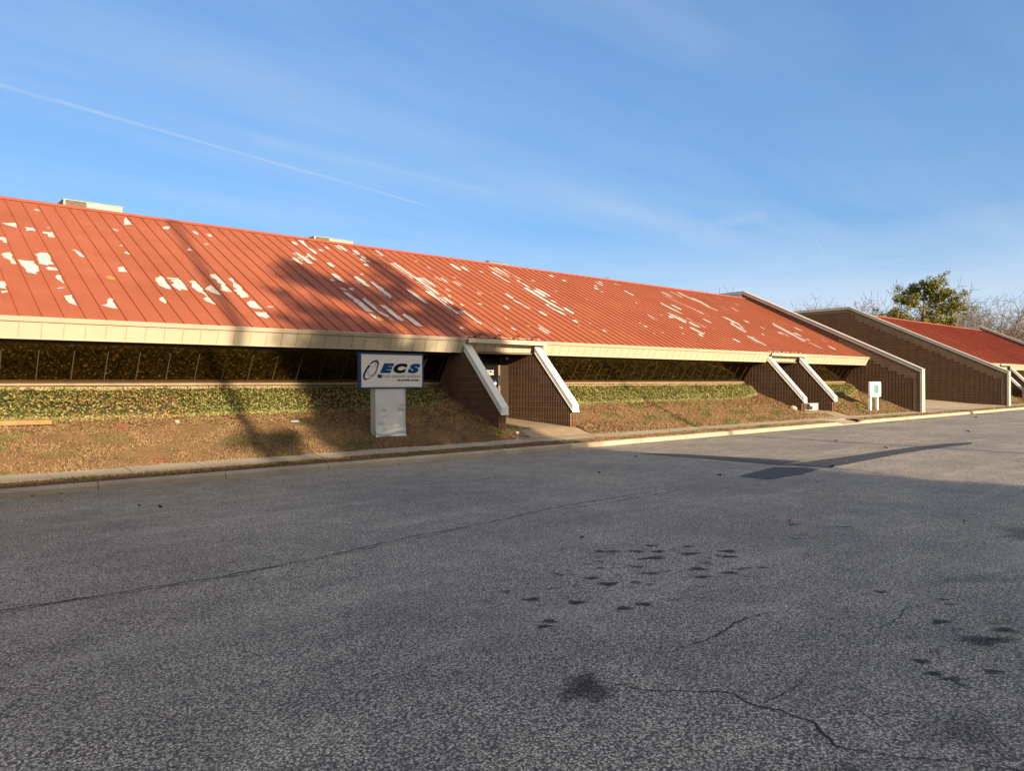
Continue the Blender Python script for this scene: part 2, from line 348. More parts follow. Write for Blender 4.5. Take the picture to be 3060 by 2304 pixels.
FLAKES=[(0,[(2.79,6.41),(3.13,6.56),(3.11,6.11),(2.97,6.24)]),(0,[(3.31,6.31),(3.4,6.25),(3.49,6.29),(3.52,6.01),(3.41,6.05),(3.3,5.94),(3.3,6.09),(3.35,6.12)]),(0,[(3.68,6.04),(3.82,6.02),(3.92,6.1),(3.9,5.63),(3.76,5.62),(3.78,5.9),(3.67,5.89)]),(0,[(3.75,8.09),(3.86,8.22),(3.89,8.0),(3.82,8.04)]),(0,[(2.64,5.15),(2.75,5.17),(2.75,4.75),(2.67,4.74),(2.67,4.9),(2.61,4.93)]),(0,[(2.5,3.77),(2.6,3.96),(2.72,4.01),(2.75,3.81),(2.71,3.67),(2.75,3.22),(2.67,3.18),(2.64,3.48),(2.54,3.61),(2.55,3.76)]),(0,[(2.82,3.55),(2.96,3.51),(3.15,3.51),(3.12,3.42),(3.17,3.22),(3.17,2.9),(3.13,2.79),(3.08,2.75),(3.07,2.6),(2.92,2.68),(2.88,2.82),(2.91,2.9),(2.84,3.15)]),(0,[(3.23,4.06),(3.41,4.25),(3.54,4.24),(3.55,3.88),(3.51,3.59),(3.55,3.42),(3.43,3.39),(3.39,3.3),(3.23,3.37),(3.26,3.79),(3.27,3.88)]),(0,[(3.33,3.11),(3.41,3.23),(3.55,3.17),(3.57,2.99),(3.37,2.98)]),(0,[(3.45,2.57),(3.51,2.69),(3.58,2.63),(3.55,2.52),(3.56,2.12),(3.48,2.32),(3.44,2.44)]),(0,[(3.43,1.33),(3.6,1.43),(3.57,1.27),(3.59,0.78),(3.45,0.92),(3.42,1.12)]),(0,[(3.35,1.77),(3.45,1.86),(3.55,1.86),(3.44,1.79),(3.37,1.74)]),(0,[(2.22,1.96),(2.39,1.96),(2.4,1.72),(2.35,1.65),(2.37,1.52),(2.2,1.57)]),(0,[(2.25,1.35),(2.36,1.42),(2.38,1.34),(2.26,1.24)]),(0,[(4.14,4.72),(4.25,4.76),(4.31,4.51),(4.35,4.2),(4.27,4.23),(4.21,4.51),(4.21,4.66)]),(0,[(4.09,0.9),(4.23,1.0),(4.27,1.17),(4.36,1.37),(4.42,1.34),(4.39,1.21),(4.38,0.93),(4.39,0.74),(4.21,0.8)]),(1,[(4.59,2.9),(4.69,2.95),(4.77,2.78),(4.74,2.69),(4.63,2.67),(4.57,2.76)]),(0,[(5.6,7.13),(5.68,7.13),(5.76,6.91),(5.65,6.99)]),(0,[(6.15,8.21),(6.27,8.58),(6.3,7.87),(6.06,7.73)]),(0,[(5.44,4.96),(5.55,5.08),(5.56,4.81)]),(0,[(5.0,3.62),(5.17,3.75),(5.17,3.34),(4.96,3.32)]),(0,[(5.43,5.54),(5.56,5.61),(5.52,5.52)]),(0,[(3.81,6.43),(3.91,6.49),(3.91,6.42)]),(0,[(5.77,3.01),(5.96,3.27),(6.0,3.04),(5.97,2.73),(5.99,2.54),(5.97,2.29),(5.86,2.32),(5.74,2.51),(5.73,2.8)]),(0,[(6.1,3.18),(6.41,3.2),(6.39,3.12),(6.1,3.08)]),(0,[(6.12,2.96),(6.32,3.09),(6.41,3.09),(6.43,2.67),(6.39,2.44),(6.39,2.32),(6.26,2.35),(6.16,2.25),(6.1,2.43),(6.07,2.67),(6.15,2.74),(6.18,2.86)]),(0,[(6.61,3.02),(6.72,3.12),(6.8,3.07),(6.81,2.45),(6.77,2.31),(6.8,2.18),(6.77,1.95),(6.82,1.41),(6.65,1.59),(6.61,1.74),(6.65,1.85),(6.75,1.9),(6.74,2.08),(6.7,2.21),(6.64,2.25),(6.56,2.59),(6.65,2.92)]),(0,[(6.87,2.5),(7.15,2.9),(7.2,2.18),(7.1,2.15)]),(0,[(7.37,3.75),(7.56,3.82),(7.6,3.09),(7.54,2.9),(7.58,2.42),(7.44,2.45),(7.29,2.56),(7.37,2.66),(7.42,2.9),(7.5,3.04),(7.41,3.16),(7.46,3.38),(7.34,3.5),(7.39,3.7)]),(0,[(7.82,3.53),(7.95,3.63),(7.96,3.42),(7.91,3.31),(8.0,2.92),(7.94,2.7),(7.97,2.25),(7.91,2.14),(7.7,2.06),(7.72,2.26),(7.66,2.33),(7.73,2.48),(7.66,2.55),(7.81,2.76),(7.76,2.89),(7.88,3.25)]),(0,[(7.72,1.71),(7.88,1.89),(7.98,1.85),(8.0,1.3),(7.83,1.33),(7.68,1.41)]),(0,[(7.69,1.07),(8.02,1.1),(7.99,0.76),(7.85,0.66),(7.69,0.79)]),(0,[(8.23,1.56),(8.4,1.57),(8.37,1.5),(8.22,1.48)]),(0,[(5.48,1.52),(5.61,1.72),(5.63,1.65),(5.6,1.34),(5.56,1.25),(5.49,1.42)]),(0,[(7.17,7.89),(7.28,8.02),(7.32,8.11),(7.49,8.17),(7.37,7.84),(7.19,7.8)]),(0,[(8.14,8.01),(8.23,7.99),(8.29,7.78),(8.21,7.61),(8.16,7.73)]),(0,[(8.54,7.84),(8.69,7.88),(8.67,7.61),(8.56,7.59)]),(0,[(8.12,6.7),(8.3,6.75),(8.15,6.64)]),(0,[(7.37,5.87),(7.49,6.05),(7.51,5.81),(7.39,5.8)]),(0,[(11.73,8.35),(11.84,8.28),(11.85,8.04),(11.73,7.9),(11.64,8.1)]),(0,[(12.01,8.57),(12.29,8.64),(12.18,8.09),(12.12,7.78),(12.22,7.61),(12.23,7.3),(12.11,7.05),(12.0,7.22),(12.0,7.56),(12.05,7.76),(12.04,8.07),(12.08,8.27)]),(0,[(11.2,6.94),(11.35,6.99),(11.42,6.65),(11.48,6.47),(11.48,5.89),(11.32,5.88),(11.19,6.12),(11.16,6.4),(11.2,6.58),(11.15,6.76)]),(0,[(10.79,6.19),(10.96,6.34),(11.05,6.27),(11.04,6.04),(11.06,5.77),(10.98,5.68),(10.87,5.96),(10.79,6.06)]),(0,[(11.64,6.92),(11.84,7.03),(11.78,6.8),(11.8,6.64),(11.83,6.39),(11.7,6.38),(11.61,6.55),(11.55,6.59)]),(0,[(12.38,7.66),(12.6,7.78),(12.64,7.58),(12.41,7.53)]),(0,[(12.96,8.23),(13.07,8.23),(13.04,7.9),(12.95,7.97)]),(0,[(13.56,8.6),(13.79,8.69),(13.84,8.52),(13.82,7.99),(13.63,7.91),(13.52,8.18)]),(0,[(14.11,8.2),(14.28,8.22),(14.25,7.84),(14.07,7.57),(13.96,7.71),(14.04,7.99)]),(0,[(14.06,7.53),(14.27,7.56),(14.27,7.34),(14.15,7.2),(14.23,6.91),(13.97,6.83),(13.85,7.07),(14.11,7.37)]),(0,[(13.69,6.53),(13.9,6.63),(13.89,6.36),(13.64,6.38)]),(0,[(15.22,8.55),(15.43,8.63),(15.38,8.0),(15.22,7.82),(15.2,8.09),(15.35,8.26)]),(0,[(12.1,6.18),(12.28,6.24),(12.26,5.81),(12.13,5.79),(12.04,6.0)]),(0,[(11.73,5.0),(11.88,5.04),(11.92,4.78),(11.9,4.6),(11.89,4.21),(11.76,4.27),(11.69,4.46),(11.67,4.75)]),(0,[(11.41,4.41),(11.52,4.44),(11.52,4.24),(11.38,4.29)]),(0,[(11.61,4.15),(11.7,3.99),(11.64,3.93)]),(0,[(13.0,5.35),(13.1,5.39),(13.07,5.21),(12.98,5.25)]),(0,[(12.57,4.98),(12.68,5.01),(12.75,4.57),(12.7,4.35),(12.71,4.0),(12.53,4.1),(12.42,4.25),(12.42,4.55),(12.46,4.71)]),(0,[(12.99,4.57),(13.1,4.57),(13.08,4.26),(13.16,3.98),(13.07,3.64),(13.13,3.63),(13.11,3.28),(12.95,3.05),(12.84,2.97),(12.83,3.39),(12.85,3.74),(12.92,3.87),(12.93,4.17)]),(0,[(11.62,3.58),(11.83,3.75),(11.93,3.73),(11.81,3.52),(11.63,3.48)]),(0,[(11.38,3.66),(11.54,3.62),(11.52,3.42),(11.41,3.53)]),(0,[(11.3,3.29),(11.48,3.22),(11.49,2.84),(11.57,2.59),(11.56,2.02),(11.58,1.67),(11.37,1.68),(11.31,1.87),(11.34,2.18),(11.38,2.34),(11.3,2.41),(11.4,2.66),(11.31,2.83),(11.24,3.06)]),(0,[(11.67,2.66),(11.9,2.92),(11.89,2.52),(11.89,2.12),(11.82,1.91),(11.96,1.43),(11.92,1.27),(11.97,1.06),(11.84,1.16),(11.85,1.31),(11.7,1.69),(11.72,2.15),(11.68,2.51)]),(0,[(12.03,2.31),(12.32,2.37),(12.35,2.05),(12.32,1.58),(12.35,1.18),(12.22,1.08),(12.13,1.25),(12.09,1.7),(12.2,2.02),(12.07,2.21)]),(0,[(11.27,1.54),(11.42,1.49),(11.48,1.28),(11.38,1.1),(11.3,1.18),(11.27,1.37)]),(1,[(11.44,1.25),(11.6,1.37),(11.57,0.98),(11.42,0.96),(11.32,1.02)]),(0,[(15.16,7.1),(15.46,7.19),(15.46,6.69),(15.47,6.07),(15.42,5.78),(15.55,5.58),(15.47,5.03),(15.49,4.65),(15.52,4.34),(15.45,3.92),(15.27,3.73),(15.2,4.05),(15.21,4.43),(15.24,4.78),(15.21,5.07),(15.32,5.39),(15.18,5.49),(15.21,5.86),(15.18,6.4),(15.15,6.74)]),(0,[(15.55,5.58),(15.73,5.73),(15.87,5.63),(15.89,5.1),(15.81,4.72),(15.68,4.68),(15.61,5.06),(15.55,5.35)]),(0,[(14.96,4.15),(15.17,4.13),(15.15,3.67),(15.08,3.21),(15.05,2.79),(15.09,2.57),(15.1,2.09),(14.87,2.11),(14.84,2.47),(14.88,2.82),(14.99,2.99),(15.02,3.37),(14.97,3.72),(14.89,3.95)]),(0,[(15.25,3.69),(15.51,3.62),(15.5,3.05),(15.37,2.94),(15.18,3.11),(15.19,3.47)]),(0,[(14.21,4.2),(14.3,4.04),(14.33,3.65),(14.3,3.29),(14.3,2.83),(14.19,2.87),(14.1,3.23),(14.05,3.54),(14.13,3.85)]),(0,[(15.23,2.37),(15.54,2.42),(15.51,2.02),(15.46,1.51),(15.52,1.33),(15.32,1.17),(15.28,1.38),(15.33,1.88),(15.24,2.23)]),(0,[(12.56,1.65),(12.71,1.73),(12.79,1.38),(12.8,0.96),(12.77,0.71),(12.57,0.78),(12.49,1.06),(12.52,1.32),(12.5,1.51)]),(0,[(16.56,6.08),(16.61,5.96),(16.63,5.58),(16.42,5.7)]),(0,[(16.92,6.18),(16.95,5.87),(16.95,5.35),(16.75,5.51),(16.77,5.83)]),(0,[(17.2,5.69),(17.41,5.67),(17.38,5.15),(17.19,5.21)]),(0,[(16.88,7.22),(17.01,7.22),(16.95,6.76),(16.88,6.96)]),(0,[(18.68,8.1),(18.83,8.03),(18.84,7.45),(18.62,7.27),(18.56,7.68)]),(0,[(19.21,7.99),(19.29,7.85),(19.2,7.32),(19.04,7.39),(19.05,7.7)]),(0,[(16.12,4.6),(16.26,4.63),(16.23,4.36),(16.04,4.39)]),(0,[(15.84,3.96),(15.9,3.92),(15.83,3.65),(15.77,3.8)]),(0,[(15.74,3.03),(15.88,3.12),(15.9,2.97),(15.65,2.78)]),(0,[(17.66,4.64),(17.82,4.64),(17.77,4.33),(17.58,4.39)]),(0,[(16.77,3.34),(16.94,3.37),(16.91,3.15),(16.77,3.22)]),(0,[(18.42,4.74),(18.57,4.73),(18.54,4.53)]),(0,[(17.63,6.26),(17.78,6.31),(17.72,6.07),(17.6,6.14)]),(0,[(16.78,7.87),(16.94,7.91),(16.94,7.76),(16.77,7.75)]),(0,[(14.27,0.86),(14.39,0.9),(14.34,0.72),(14.19,0.73)]),(0,[(15.83,1.02),(15.9,0.95),(15.9,0.74),(15.69,0.74)]),(0,[(19.78,7.48),(20.02,7.55),(19.98,7.34)]),(0,[(20.89,8.44),(21.11,8.35),(21.04,7.34),(20.88,7.22),(20.9,7.79),(20.9,8.21)]),(0,[(20.61,7.63),(20.78,7.68),(20.7,7.24),(20.7,6.84),(20.72,6.34),(20.62,6.39),(20.53,6.76),(20.48,7.19),(20.51,7.45)]),(0,[(21.2,8.37),(21.51,8.47),(21.53,7.92),(21.4,7.21),(21.24,7.09),(21.25,7.66),(21.21,8.07)]),(0,[(21.73,8.37),(21.89,8.3),(21.83,7.62),(21.91,7.04),(21.75,7.11),(21.71,7.51),(21.7,8.01)]),(0,[(19.22,4.84),(19.35,4.83),(19.31,4.34),(19.15,4.22),(19.12,4.5)]),(0,[(19.09,4.14),(19.24,3.89),(19.26,3.52),(19.34,3.2),(19.17,3.26),(19.18,3.66),(19.04,3.88)]),(0,[(17.99,3.36),(18.2,3.39),(18.2,3.13),(17.99,2.97),(17.92,3.11)]),(0,[(21.47,6.89),(21.61,6.85),(21.44,6.59),(21.58,6.37),(21.5,5.88),(21.42,6.04),(21.42,6.44),(21.38,6.65)]),(0,[(20.94,5.76),(21.3,5.95),(21.29,5.42),(21.22,4.72),(21.25,4.23),(21.26,3.78),(21.29,3.27),(21.12,3.5),(21.02,3.89),(21.02,4.48),(20.97,5.04),(20.95,5.52)]),(0,[(21.42,5.62),(21.72,5.72),(21.72,5.3),(21.62,4.9),(21.39,4.92),(21.37,5.23)]),(0,[(21.79,6.02),(21.94,5.95),(22.01,5.64),(22.03,5.12),(21.78,4.9),(21.69,5.22),(21.73,5.65)]),(0,[(20.68,3.93),(20.91,4.0),(20.7,3.65),(20.82,3.35),(20.93,3.21),(20.9,2.84),(20.77,2.85),(20.69,3.21),(20.62,3.51)]),(0,[(21.55,3.76),(21.7,3.75),(21.66,3.17),(21.43,3.04),(21.43,3.42)]),(0,[(19.53,3.05),(19.7,3.02),(19.71,2.66),(19.54,2.57),(19.51,2.84)]),(0,[(18.24,1.52),(18.3,1.42),(18.31,0.88),(18.16,0.73),(18.03,0.75),(18.03,1.06),(18.02,1.22),(18.17,1.29)]),(0,[(17.62,1.44),(17.83,1.41),(17.65,1.34)]),(0,[(16.54,1.07),(16.7,1.14),(16.73,0.92),(16.55,0.92)]),(0,[(15.82,1.01),(15.9,0.95),(15.9,0.72),(15.7,0.75)]),(0,[(20.74,2.33),(20.93,2.36),(20.95,2.12),(20.76,2.09)]),(0,[(20.48,1.71),(20.64,1.76),(20.56,1.63)]),(0,[(21.7,1.53),(21.79,1.48),(21.79,1.28),(21.62,1.35)]),(0,[(22.51,7.15),(22.71,7.16),(22.65,6.96),(22.45,6.95)]),(0,[(24.68,8.35),(24.95,8.38),(24.94,8.13),(24.67,8.1)]),(0,[(25.12,7.81),(25.36,7.87),(25.32,7.62),(25.12,7.61)]),(0,[(22.91,5.87),(23.1,5.99),(23.08,5.87),(22.88,5.76)]),(0,[(18.43,4.74),(18.57,4.77),(18.57,4.54)]),(0,[(17.06,2.07),(17.08,1.83),(17.01,1.9)]),(0,[(27.93,8.35),(28.02,8.11),(28.01,7.65),(27.81,7.81)]),(0,[(28.3,8.44),(28.48,8.44),(28.33,8.06),(28.14,8.1)]),(0,[(26.76,7.19),(26.94,7.15),(26.86,6.86),(26.62,6.92)]),(0,[(27.12,7.56),(27.3,7.56),(27.21,7.34),(27.02,7.42)]),(0,[(26.79,6.72),(26.85,6.5),(26.67,6.54)]),(0,[(28.88,8.32),(29.08,8.2),(29.03,8.01)]),(0,[(29.38,8.44),(29.58,8.36),(29.47,8.07)]),(0,[(24.22,5.17),(24.41,5.21),(24.19,5.06)]),(0,[(21.48,2.13),(21.7,2.07),(21.53,2.08)]),(0,[(21.52,4.58),(21.66,4.51),(21.64,4.2),(21.48,4.34)]),(1,[(16.98,2.41),(17.06,2.37),(17.02,2.2)]),(1,[(20.83,1.49),(20.96,1.28),(20.95,0.82),(20.86,1.21)]),(1,[(18.49,2.88),(18.56,2.75),(18.48,2.79)]),(0,[(28.99,7.27),(29.24,7.29),(29.26,6.67),(29.06,6.55),(28.96,6.94)]),(0,[(32.99,8.15),(33.21,8.02),(33.23,7.48),(33.16,7.16),(32.94,7.21),(32.86,7.72)]),(0,[(32.75,7.74),(32.73,7.16),(32.76,6.3),(32.85,5.52),(32.94,4.8),(32.67,4.76),(32.58,5.52),(32.55,6.35),(32.52,7.21)]),(0,[(34.1,8.26),(34.33,8.03),(34.41,7.5),(34.11,7.35),(34.11,7.94)]),(0,[(34.87,8.38),(35.1,8.19),(35.17,7.56),(35.56,7.36),(35.63,7.01),(35.39,6.52),(35.24,6.05),(35.34,5.64),(35.04,5.52),(34.93,6.0),(35.01,6.67),(34.87,7.32),(34.79,7.94)]),(0,[(30.52,5.97),(30.63,5.83),(30.66,5.39),(30.63,4.87),(30.66,4.37),(30.53,4.47),(30.37,4.99),(30.39,5.63)]),(0,[(31.22,5.78),(31.48,5.78),(31.45,5.17),(31.17,5.06),(31.17,5.52)]),(0,[(29.31,4.43),(29.54,4.51),(29.58,4.13),(29.67,3.7),(29.59,3.32),(29.4,3.48),(29.29,3.94)]),(0,[(28.82,3.95),(29.34,4.13),(29.37,3.77),(29.41,3.26),(29.08,3.11),(29.04,3.5),(28.96,3.71),(28.51,3.61)]),(0,[(26.99,3.81),(27.2,3.85),(27.13,3.17),(26.98,3.06),(26.94,3.38)]),(0,[(28.16,3.96),(28.41,4.03),(28.29,3.79),(28.14,3.88)]),(0,[(30.17,3.92),(30.38,3.95),(30.36,3.35),(30.41,2.77),(30.17,2.67),(30.19,3.18),(30.16,3.69)]),(0,[(29.48,3.23),(29.88,3.32),(29.85,2.95),(29.93,2.71),(29.7,2.68),(29.44,2.94)]),(0,[(28.65,2.56),(29.01,2.6),(29.0,2.22),(29.08,1.88),(28.7,1.78),(28.67,2.08)]),(0,[(28.43,1.78),(28.7,1.81),(28.72,1.64),(28.35,1.47),(28.34,1.64)]),(0,[(28.96,1.97),(29.35,2.05),(29.08,1.92)]),(0,[(31.64,3.98),(31.9,3.97),(31.92,3.55),(31.67,3.44),(31.65,3.78)]),(0,[(27.91,2.54),(28.13,2.53),(27.99,2.31),(27.82,2.36)]),(0,[(27.15,1.78),(27.3,1.63),(27.12,1.65)]),(0,[(25.06,2.33),(25.31,2.32),(25.24,2.15),(25.08,2.2)]),(0,[(25.13,2.63),(25.31,2.62),(25.17,2.54)]),(0,[(24.82,1.5),(24.99,1.46),(24.81,1.42)]),(0,[(28.18,5.08),(28.31,4.99),(28.31,4.72),(28.16,4.77)]),(0,[(25.63,1.68),(25.75,1.67),(25.57,1.58)]),(0,[(28.02,5.47),(28.2,5.43),(27.98,5.35)]),(0,[(30.65,2.8),(30.84,2.67),(30.65,2.69)]),(0,[(29.89,2.53),(29.92,2.14),(29.85,2.28)]),(0,[(32.81,4.66),(33.3,4.29),(33.15,4.51)]),(0,[(29.73,8.39),(29.81,8.14),(29.68,8.2)]),(0,[(34.18,4.61),(34.54,4.66),(34.76,4.32),(34.75,3.96),(34.26,3.1),(34.05,3.12),(34.33,3.66),(34.05,3.78),(34.4,4.23)]),(0,[(33.8,3.75),(34.12,3.79),(33.91,3.22),(33.72,2.58),(33.38,2.47),(33.37,2.92),(33.5,3.32)]),(0,[(32.7,1.99),(33.0,1.98),(33.01,1.48),(32.93,0.86),(32.71,0.85),(32.57,1.26),(32.62,1.73)]),(0,[(33.19,2.04),(33.33,1.87),(33.2,1.67),(33.0,1.76)]),(0,[(30.69,1.48),(30.96,1.47),(30.98,1.06),(30.75,1.07)]),(0,[(36.09,4.42),(36.32,4.37),(36.2,4.1),(35.93,4.03)]),(0,[(34.93,2.48),(35.25,2.51),(35.17,2.35),(34.89,2.32)]),(0,[(39.21,4.54),(39.36,4.43),(39.07,3.83),(39.03,3.32),(38.99,2.81),(38.79,2.3),(38.6,1.88),(38.2,1.73),(38.23,2.21),(38.43,2.84),(38.55,3.43),(38.58,3.94)]),(0,[(39.34,3.1),(39.58,3.0),(39.37,2.52),(39.14,2.66)]),(0,[(38.95,2.32),(38.93,1.99),(38.8,1.42),(38.76,0.8),(38.61,0.98),(38.58,1.56)]),(0,[(37.34,2.97),(37.73,3.01),(37.77,2.45),(37.55,2.51),(37.25,2.76)]),(0,[(35.95,1.62),(36.09,1.48),(36.01,1.13),(35.87,1.2)]),(0,[(37.84,6.67),(38.08,6.53),(37.96,5.83),(37.73,6.01)]),(0,[(36.62,6.59),(36.85,6.41),(36.75,5.72),(36.6,5.92)]),(0,[(39.54,7.68),(39.7,7.47),(39.66,7.03),(39.41,7.18)]),(0,[(38.8,8.47),(38.96,8.26),(39.03,7.98)]),(0,[(36.52,3.61),(36.58,3.25),(36.36,3.35)]),(0,[(37.63,4.12),(37.69,3.71),(37.54,3.86)]),(0,[(40.35,1.46),(40.41,1.27),(40.29,0.9),(39.95,0.76),(39.89,1.03)]),(0,[(40.96,4.06),(41.21,3.91),(41.08,3.5),(40.84,3.69)]),(0,[(39.36,2.36),(39.5,2.04),(39.26,2.1)]),(0,[(41.39,2.46),(41.34,1.99),(41.18,2.15)])]
# ------------------------------------------------------------------ measured layout (metres; camera at the origin, building runs along +X)
YE, ZE, YR, ZR = 17.946, 3.216, 25.867, 7.275           # eave and ridge of the red roof
SL = (ZR-ZE)/(YR-YE); LS = math.hypot(YR-YE, ZR-ZE)
PITCH = .4034                                             # standing-seam spacing
GB, GT = (19.40, 1.86), (18.80, 2.772)                    # glass foot and head (leans outward)
FZ = 2.776                                                # soffit level
def interp(tab, y):
    if y <= tab[0][0]: return tab[0][1]
    for (a, za), (b, zb) in zip(tab, tab[1:]):
        if y <= b: return za+(zb-za)*(y-a)/(b-a)
    return tab[-1][1]
LAWN = [(15.68, .215), (16.35, .46), (17.3, .84), (18.0, 1.08), (18.7, 1.36), (19.5, 1.71)]
RAMP = [(15.68, .215), (16.0, .30), (16.35, .42), (19.6, .62)]
DRIVE = [(15.68, .215), (17.5, .30), (20.45, .57), (24, .75), (60, .8)]
def gz(y): return interp(LAWN, y)
def wob(x, y, s=1.): return mnoise.noise(Vector((x*s, y*s, 3.3)))

# ------------------------------------------------------------------ ground, road, kerb, pavement
structure('ground', MB().add([(-900, -900, -.30), (900, -900, -.30), (900, 900, -.30), (-900, 900, -.30)], [(0, 1, 2, 3)]), 'ground', fix=False)
rd = MB()
xs = list(np.linspace(-60, 230, 59)); ys = [-2.0, 2, 6, 10, 14.2]
rd.add([(x, y, 0) for y in ys for x in xs], [(j*len(xs)+i, j*len(xs)+i+1, (j+1)*len(xs)+i+1, (j+1)*len(xs)+i) for j in range(len(ys)-1) for i in range(len(xs)-1)])
structure('road', rd, 'asphalt', fix=False)

def strip(mb, x0, x1, y0, y1, tab, nx, ny, amp, skirt=.25):
    xs = np.linspace(x0, x1, nx+1); ys = np.linspace(y0, y1, ny+1); o = len(mb.v)
    for y in ys:
        for x in xs: mb.v.append((x, y, interp(tab, y)+amp*wob(x, y, 1.7)+amp*.5*wob(x, y, 5.)))
    for j in range(ny):
        for i in range(nx):
            a = o+j*(nx+1)+i; mb.f.append((a, a+1, a+nx+2, a+nx+1)); mb.m.append(0)
lw = MB()
for a, b in ((-40, 13.98), (17.1, 31.94), (35.08, 42.80)): strip(lw, a, b, 15.68, 19.6, LAWN, max(8, int((b-a)*3)), 14, .035)
strip(lw, 89.4, 230, 15.68, 60, [(15.68, .215), (18, .6), (30, .8)], 40, 8, .05)
strip(lw, 58.2, 89.4, 15.68, 19.6, LAWN, 50, 12, .035)
structure('lawn', lw, 'lawn', fix=False, smooth=True)
pr = MB()
for L in (13.98, 31.94): strip(pr, L, L+3.12, 15.66, 19.7, RAMP, 8, 14, .006)
structure('porch_path', pr, 'ramp', fix=False, smooth=True)
dv = MB(); strip(dv, 42.8, 58.2, 15.66, 60, DRIVE, 12, 24, .01)
structure('driveway', dv, 'drive', fix=False, smooth=True)
vg = MB(); VERGE = [(14.28, .125), (14.6, .155), (15.02, .150)]
for a, b in ((-60, 30.6), (33.1, 230)): strip(vg, a, b, 14.28, 15.03, VERGE, int((b-a)*2), 4, .012)
structure('verge', vg, 'lawn', fix=False, smooth=True)

kb = MB(); jx = [-60+3.05*i for i in range(20)]+[.6, 3.02, 5.18, 7.31, 10.1, 12.85, 15.2, 17.6, 19.9, 22.6, 25.4, 28.2, 30.4]
jx = sorted(j for j in jx if j <= 30.5)
PROF = [(14.11, -.2), (14.12, .085), (14.145, .118), (14.18, .130), (14.29, .134), (14.29, -.2)]
for a, b in zip(jx, jx[1:]): kb.px(PROF, a+.006, b-.006)
kb.prism([(30.41, y, z) for y, z in PROF], [(31.0, y, min(z, .035)) for y, z in PROF])
kb.px([(y, min(z, .035)) for y, z in PROF], 31.0, 32.5)
kb.prism([(32.5, y, min(z, .035)) for y, z in PROF], [(33.1, y, z) for y, z in PROF])
jx = [33.11]+[33.11+2.6*i+.5*math.sin(i*2.1) for i in range(1, 74)]
for a, b in zip(jx, jx[1:]): kb.px(PROF, a+.008, b-.008)
structure('kerb', kb, 'kerb')
ap = MB(); ap.add([(30.6, 14.28, .03), (33.1, 14.28, .03), (33.1, 15.04, .150), (30.6, 15.04, .150)], [(0, 1, 2, 3)])
structure('kerb_ramp', ap, 'walk', fix=False)
sw = MB(); x = -61.2; i = 0
sj = [.35, 2.04-.1, 3.28, 4.55, 5.9, 7.2]
while x < 230:
    nx_ = x+1.30
    sw.prism([(x+.007, 15.0, -.1), (nx_-.007, 15.0, -.1), (nx_-.007, 15.7, -.1), (x+.007, 15.7, -.1)],
             [(x+.007, 15.0, .162+.006*math.sin(i*3.7)), (nx_-.007, 15.0, .162+.006*math.sin(i*3.7)), (nx_-.007, 15.7, .214+.006*math.sin(i*1.9)), (x+.007, 15.7, .214+.006*math.sin(i*1.9))])
    x = nx_; i += 1
structure('pavement', sw, 'walk')
fs = MB(); fs.add([(-60, -40, -.01), (230, -40, -.01), (230, -1.98, .02), (-60, -1.98, .02)], [(0, 1, 2, 3)])
structure('far_side_ground', fs, 'lawn', fix=False)

# worn asphalt trench patches, cracks and oil marks on the road
pt = MB()
for poly, z in (([(14.84, 12.01), (15.45, 11.28), (15.75, 9.6), (16.01, 8.21), (14.81, 8.12), (14.79, 10.04)], .004),
          ([(14.81, 8.119), (15.98, 8.06), (18.11, 7.97), (21.02, 7.96), (23.5, 7.71), (24.55, 7.36), (23.7, 7.17), (21.64, 7.34), (19.52, 7.39), (17.37, 7.30), (15.13, 7.2)], .0045),
          ([(12.48, 7.70), (14.35, 8.02), (14.808, 7.6), (14.75, 7.21), (13.66, 7.01), (12.44, 7.05)], .0042)):
    out = []
    for a, b in zip(poly, poly[1:]+poly[:1]):
        n = max(1, int(math.hypot(b[0]-a[0], b[1]-a[1])/.12))
        for k in range(n):
            out.append((a[0]+(b[0]-a[0])*k/n+random.uniform(-.018, .018), a[1]+(b[1]-a[1])*k/n+random.uniform(-.018, .018)))
    pt.add([(x, y, z) for x, y in out], [t for t in tessellate_polygon([[Vector((x, y, 0)) for x, y in out]])])
structure('road_patch', pt, 'patch', fix=False)
def ribbon(V, F, C, pts, w, z, jit=.02, step=.07):
    P = []
    for a, b in zip(pts, pts[1:]):
        n = max(1, int(math.hypot(b[0]-a[0], b[1]-a[1])/step))
        for k in range(n): P.append((a[0]+(b[0]-a[0])*k/n, a[1]+(b[1]-a[1])*k/n))
    P.append(pts[-1]); o = len(V); n = len(P); acc = 0
    for i, (x, y) in enumerate(P):
        q = P[min(i+1, n-1)]; r = P[max(i-1, 0)]; d = Vector((q[0]-r[0], q[1]-r[1])).normalized(); nx, ny = -d.y, d.x
        acc = acc*.8+random.uniform(-jit, jit); ww = w*(.55+.9*abs(wob(x*3, y*3)))+.003; e = min(1, 6*i/n, 6*(n-1-i)/n)*(.62+.5*max(0., min(1., .5+1.6*wob(x*2.3, y*2.3, 1.))))
        for s, c in ((-1, 0.), (0, e), (1, 0.)): V.append((x+nx*(acc+s*ww), y+ny*(acc+s*ww), z)); C.append((c, c, c))
    for i in range(n-1):
        a = o+i*3; F.append((a, a+1, a+4, a+3)); F.append((a+1, a+2, a+5, a+4))
V, F, C = [], [], []
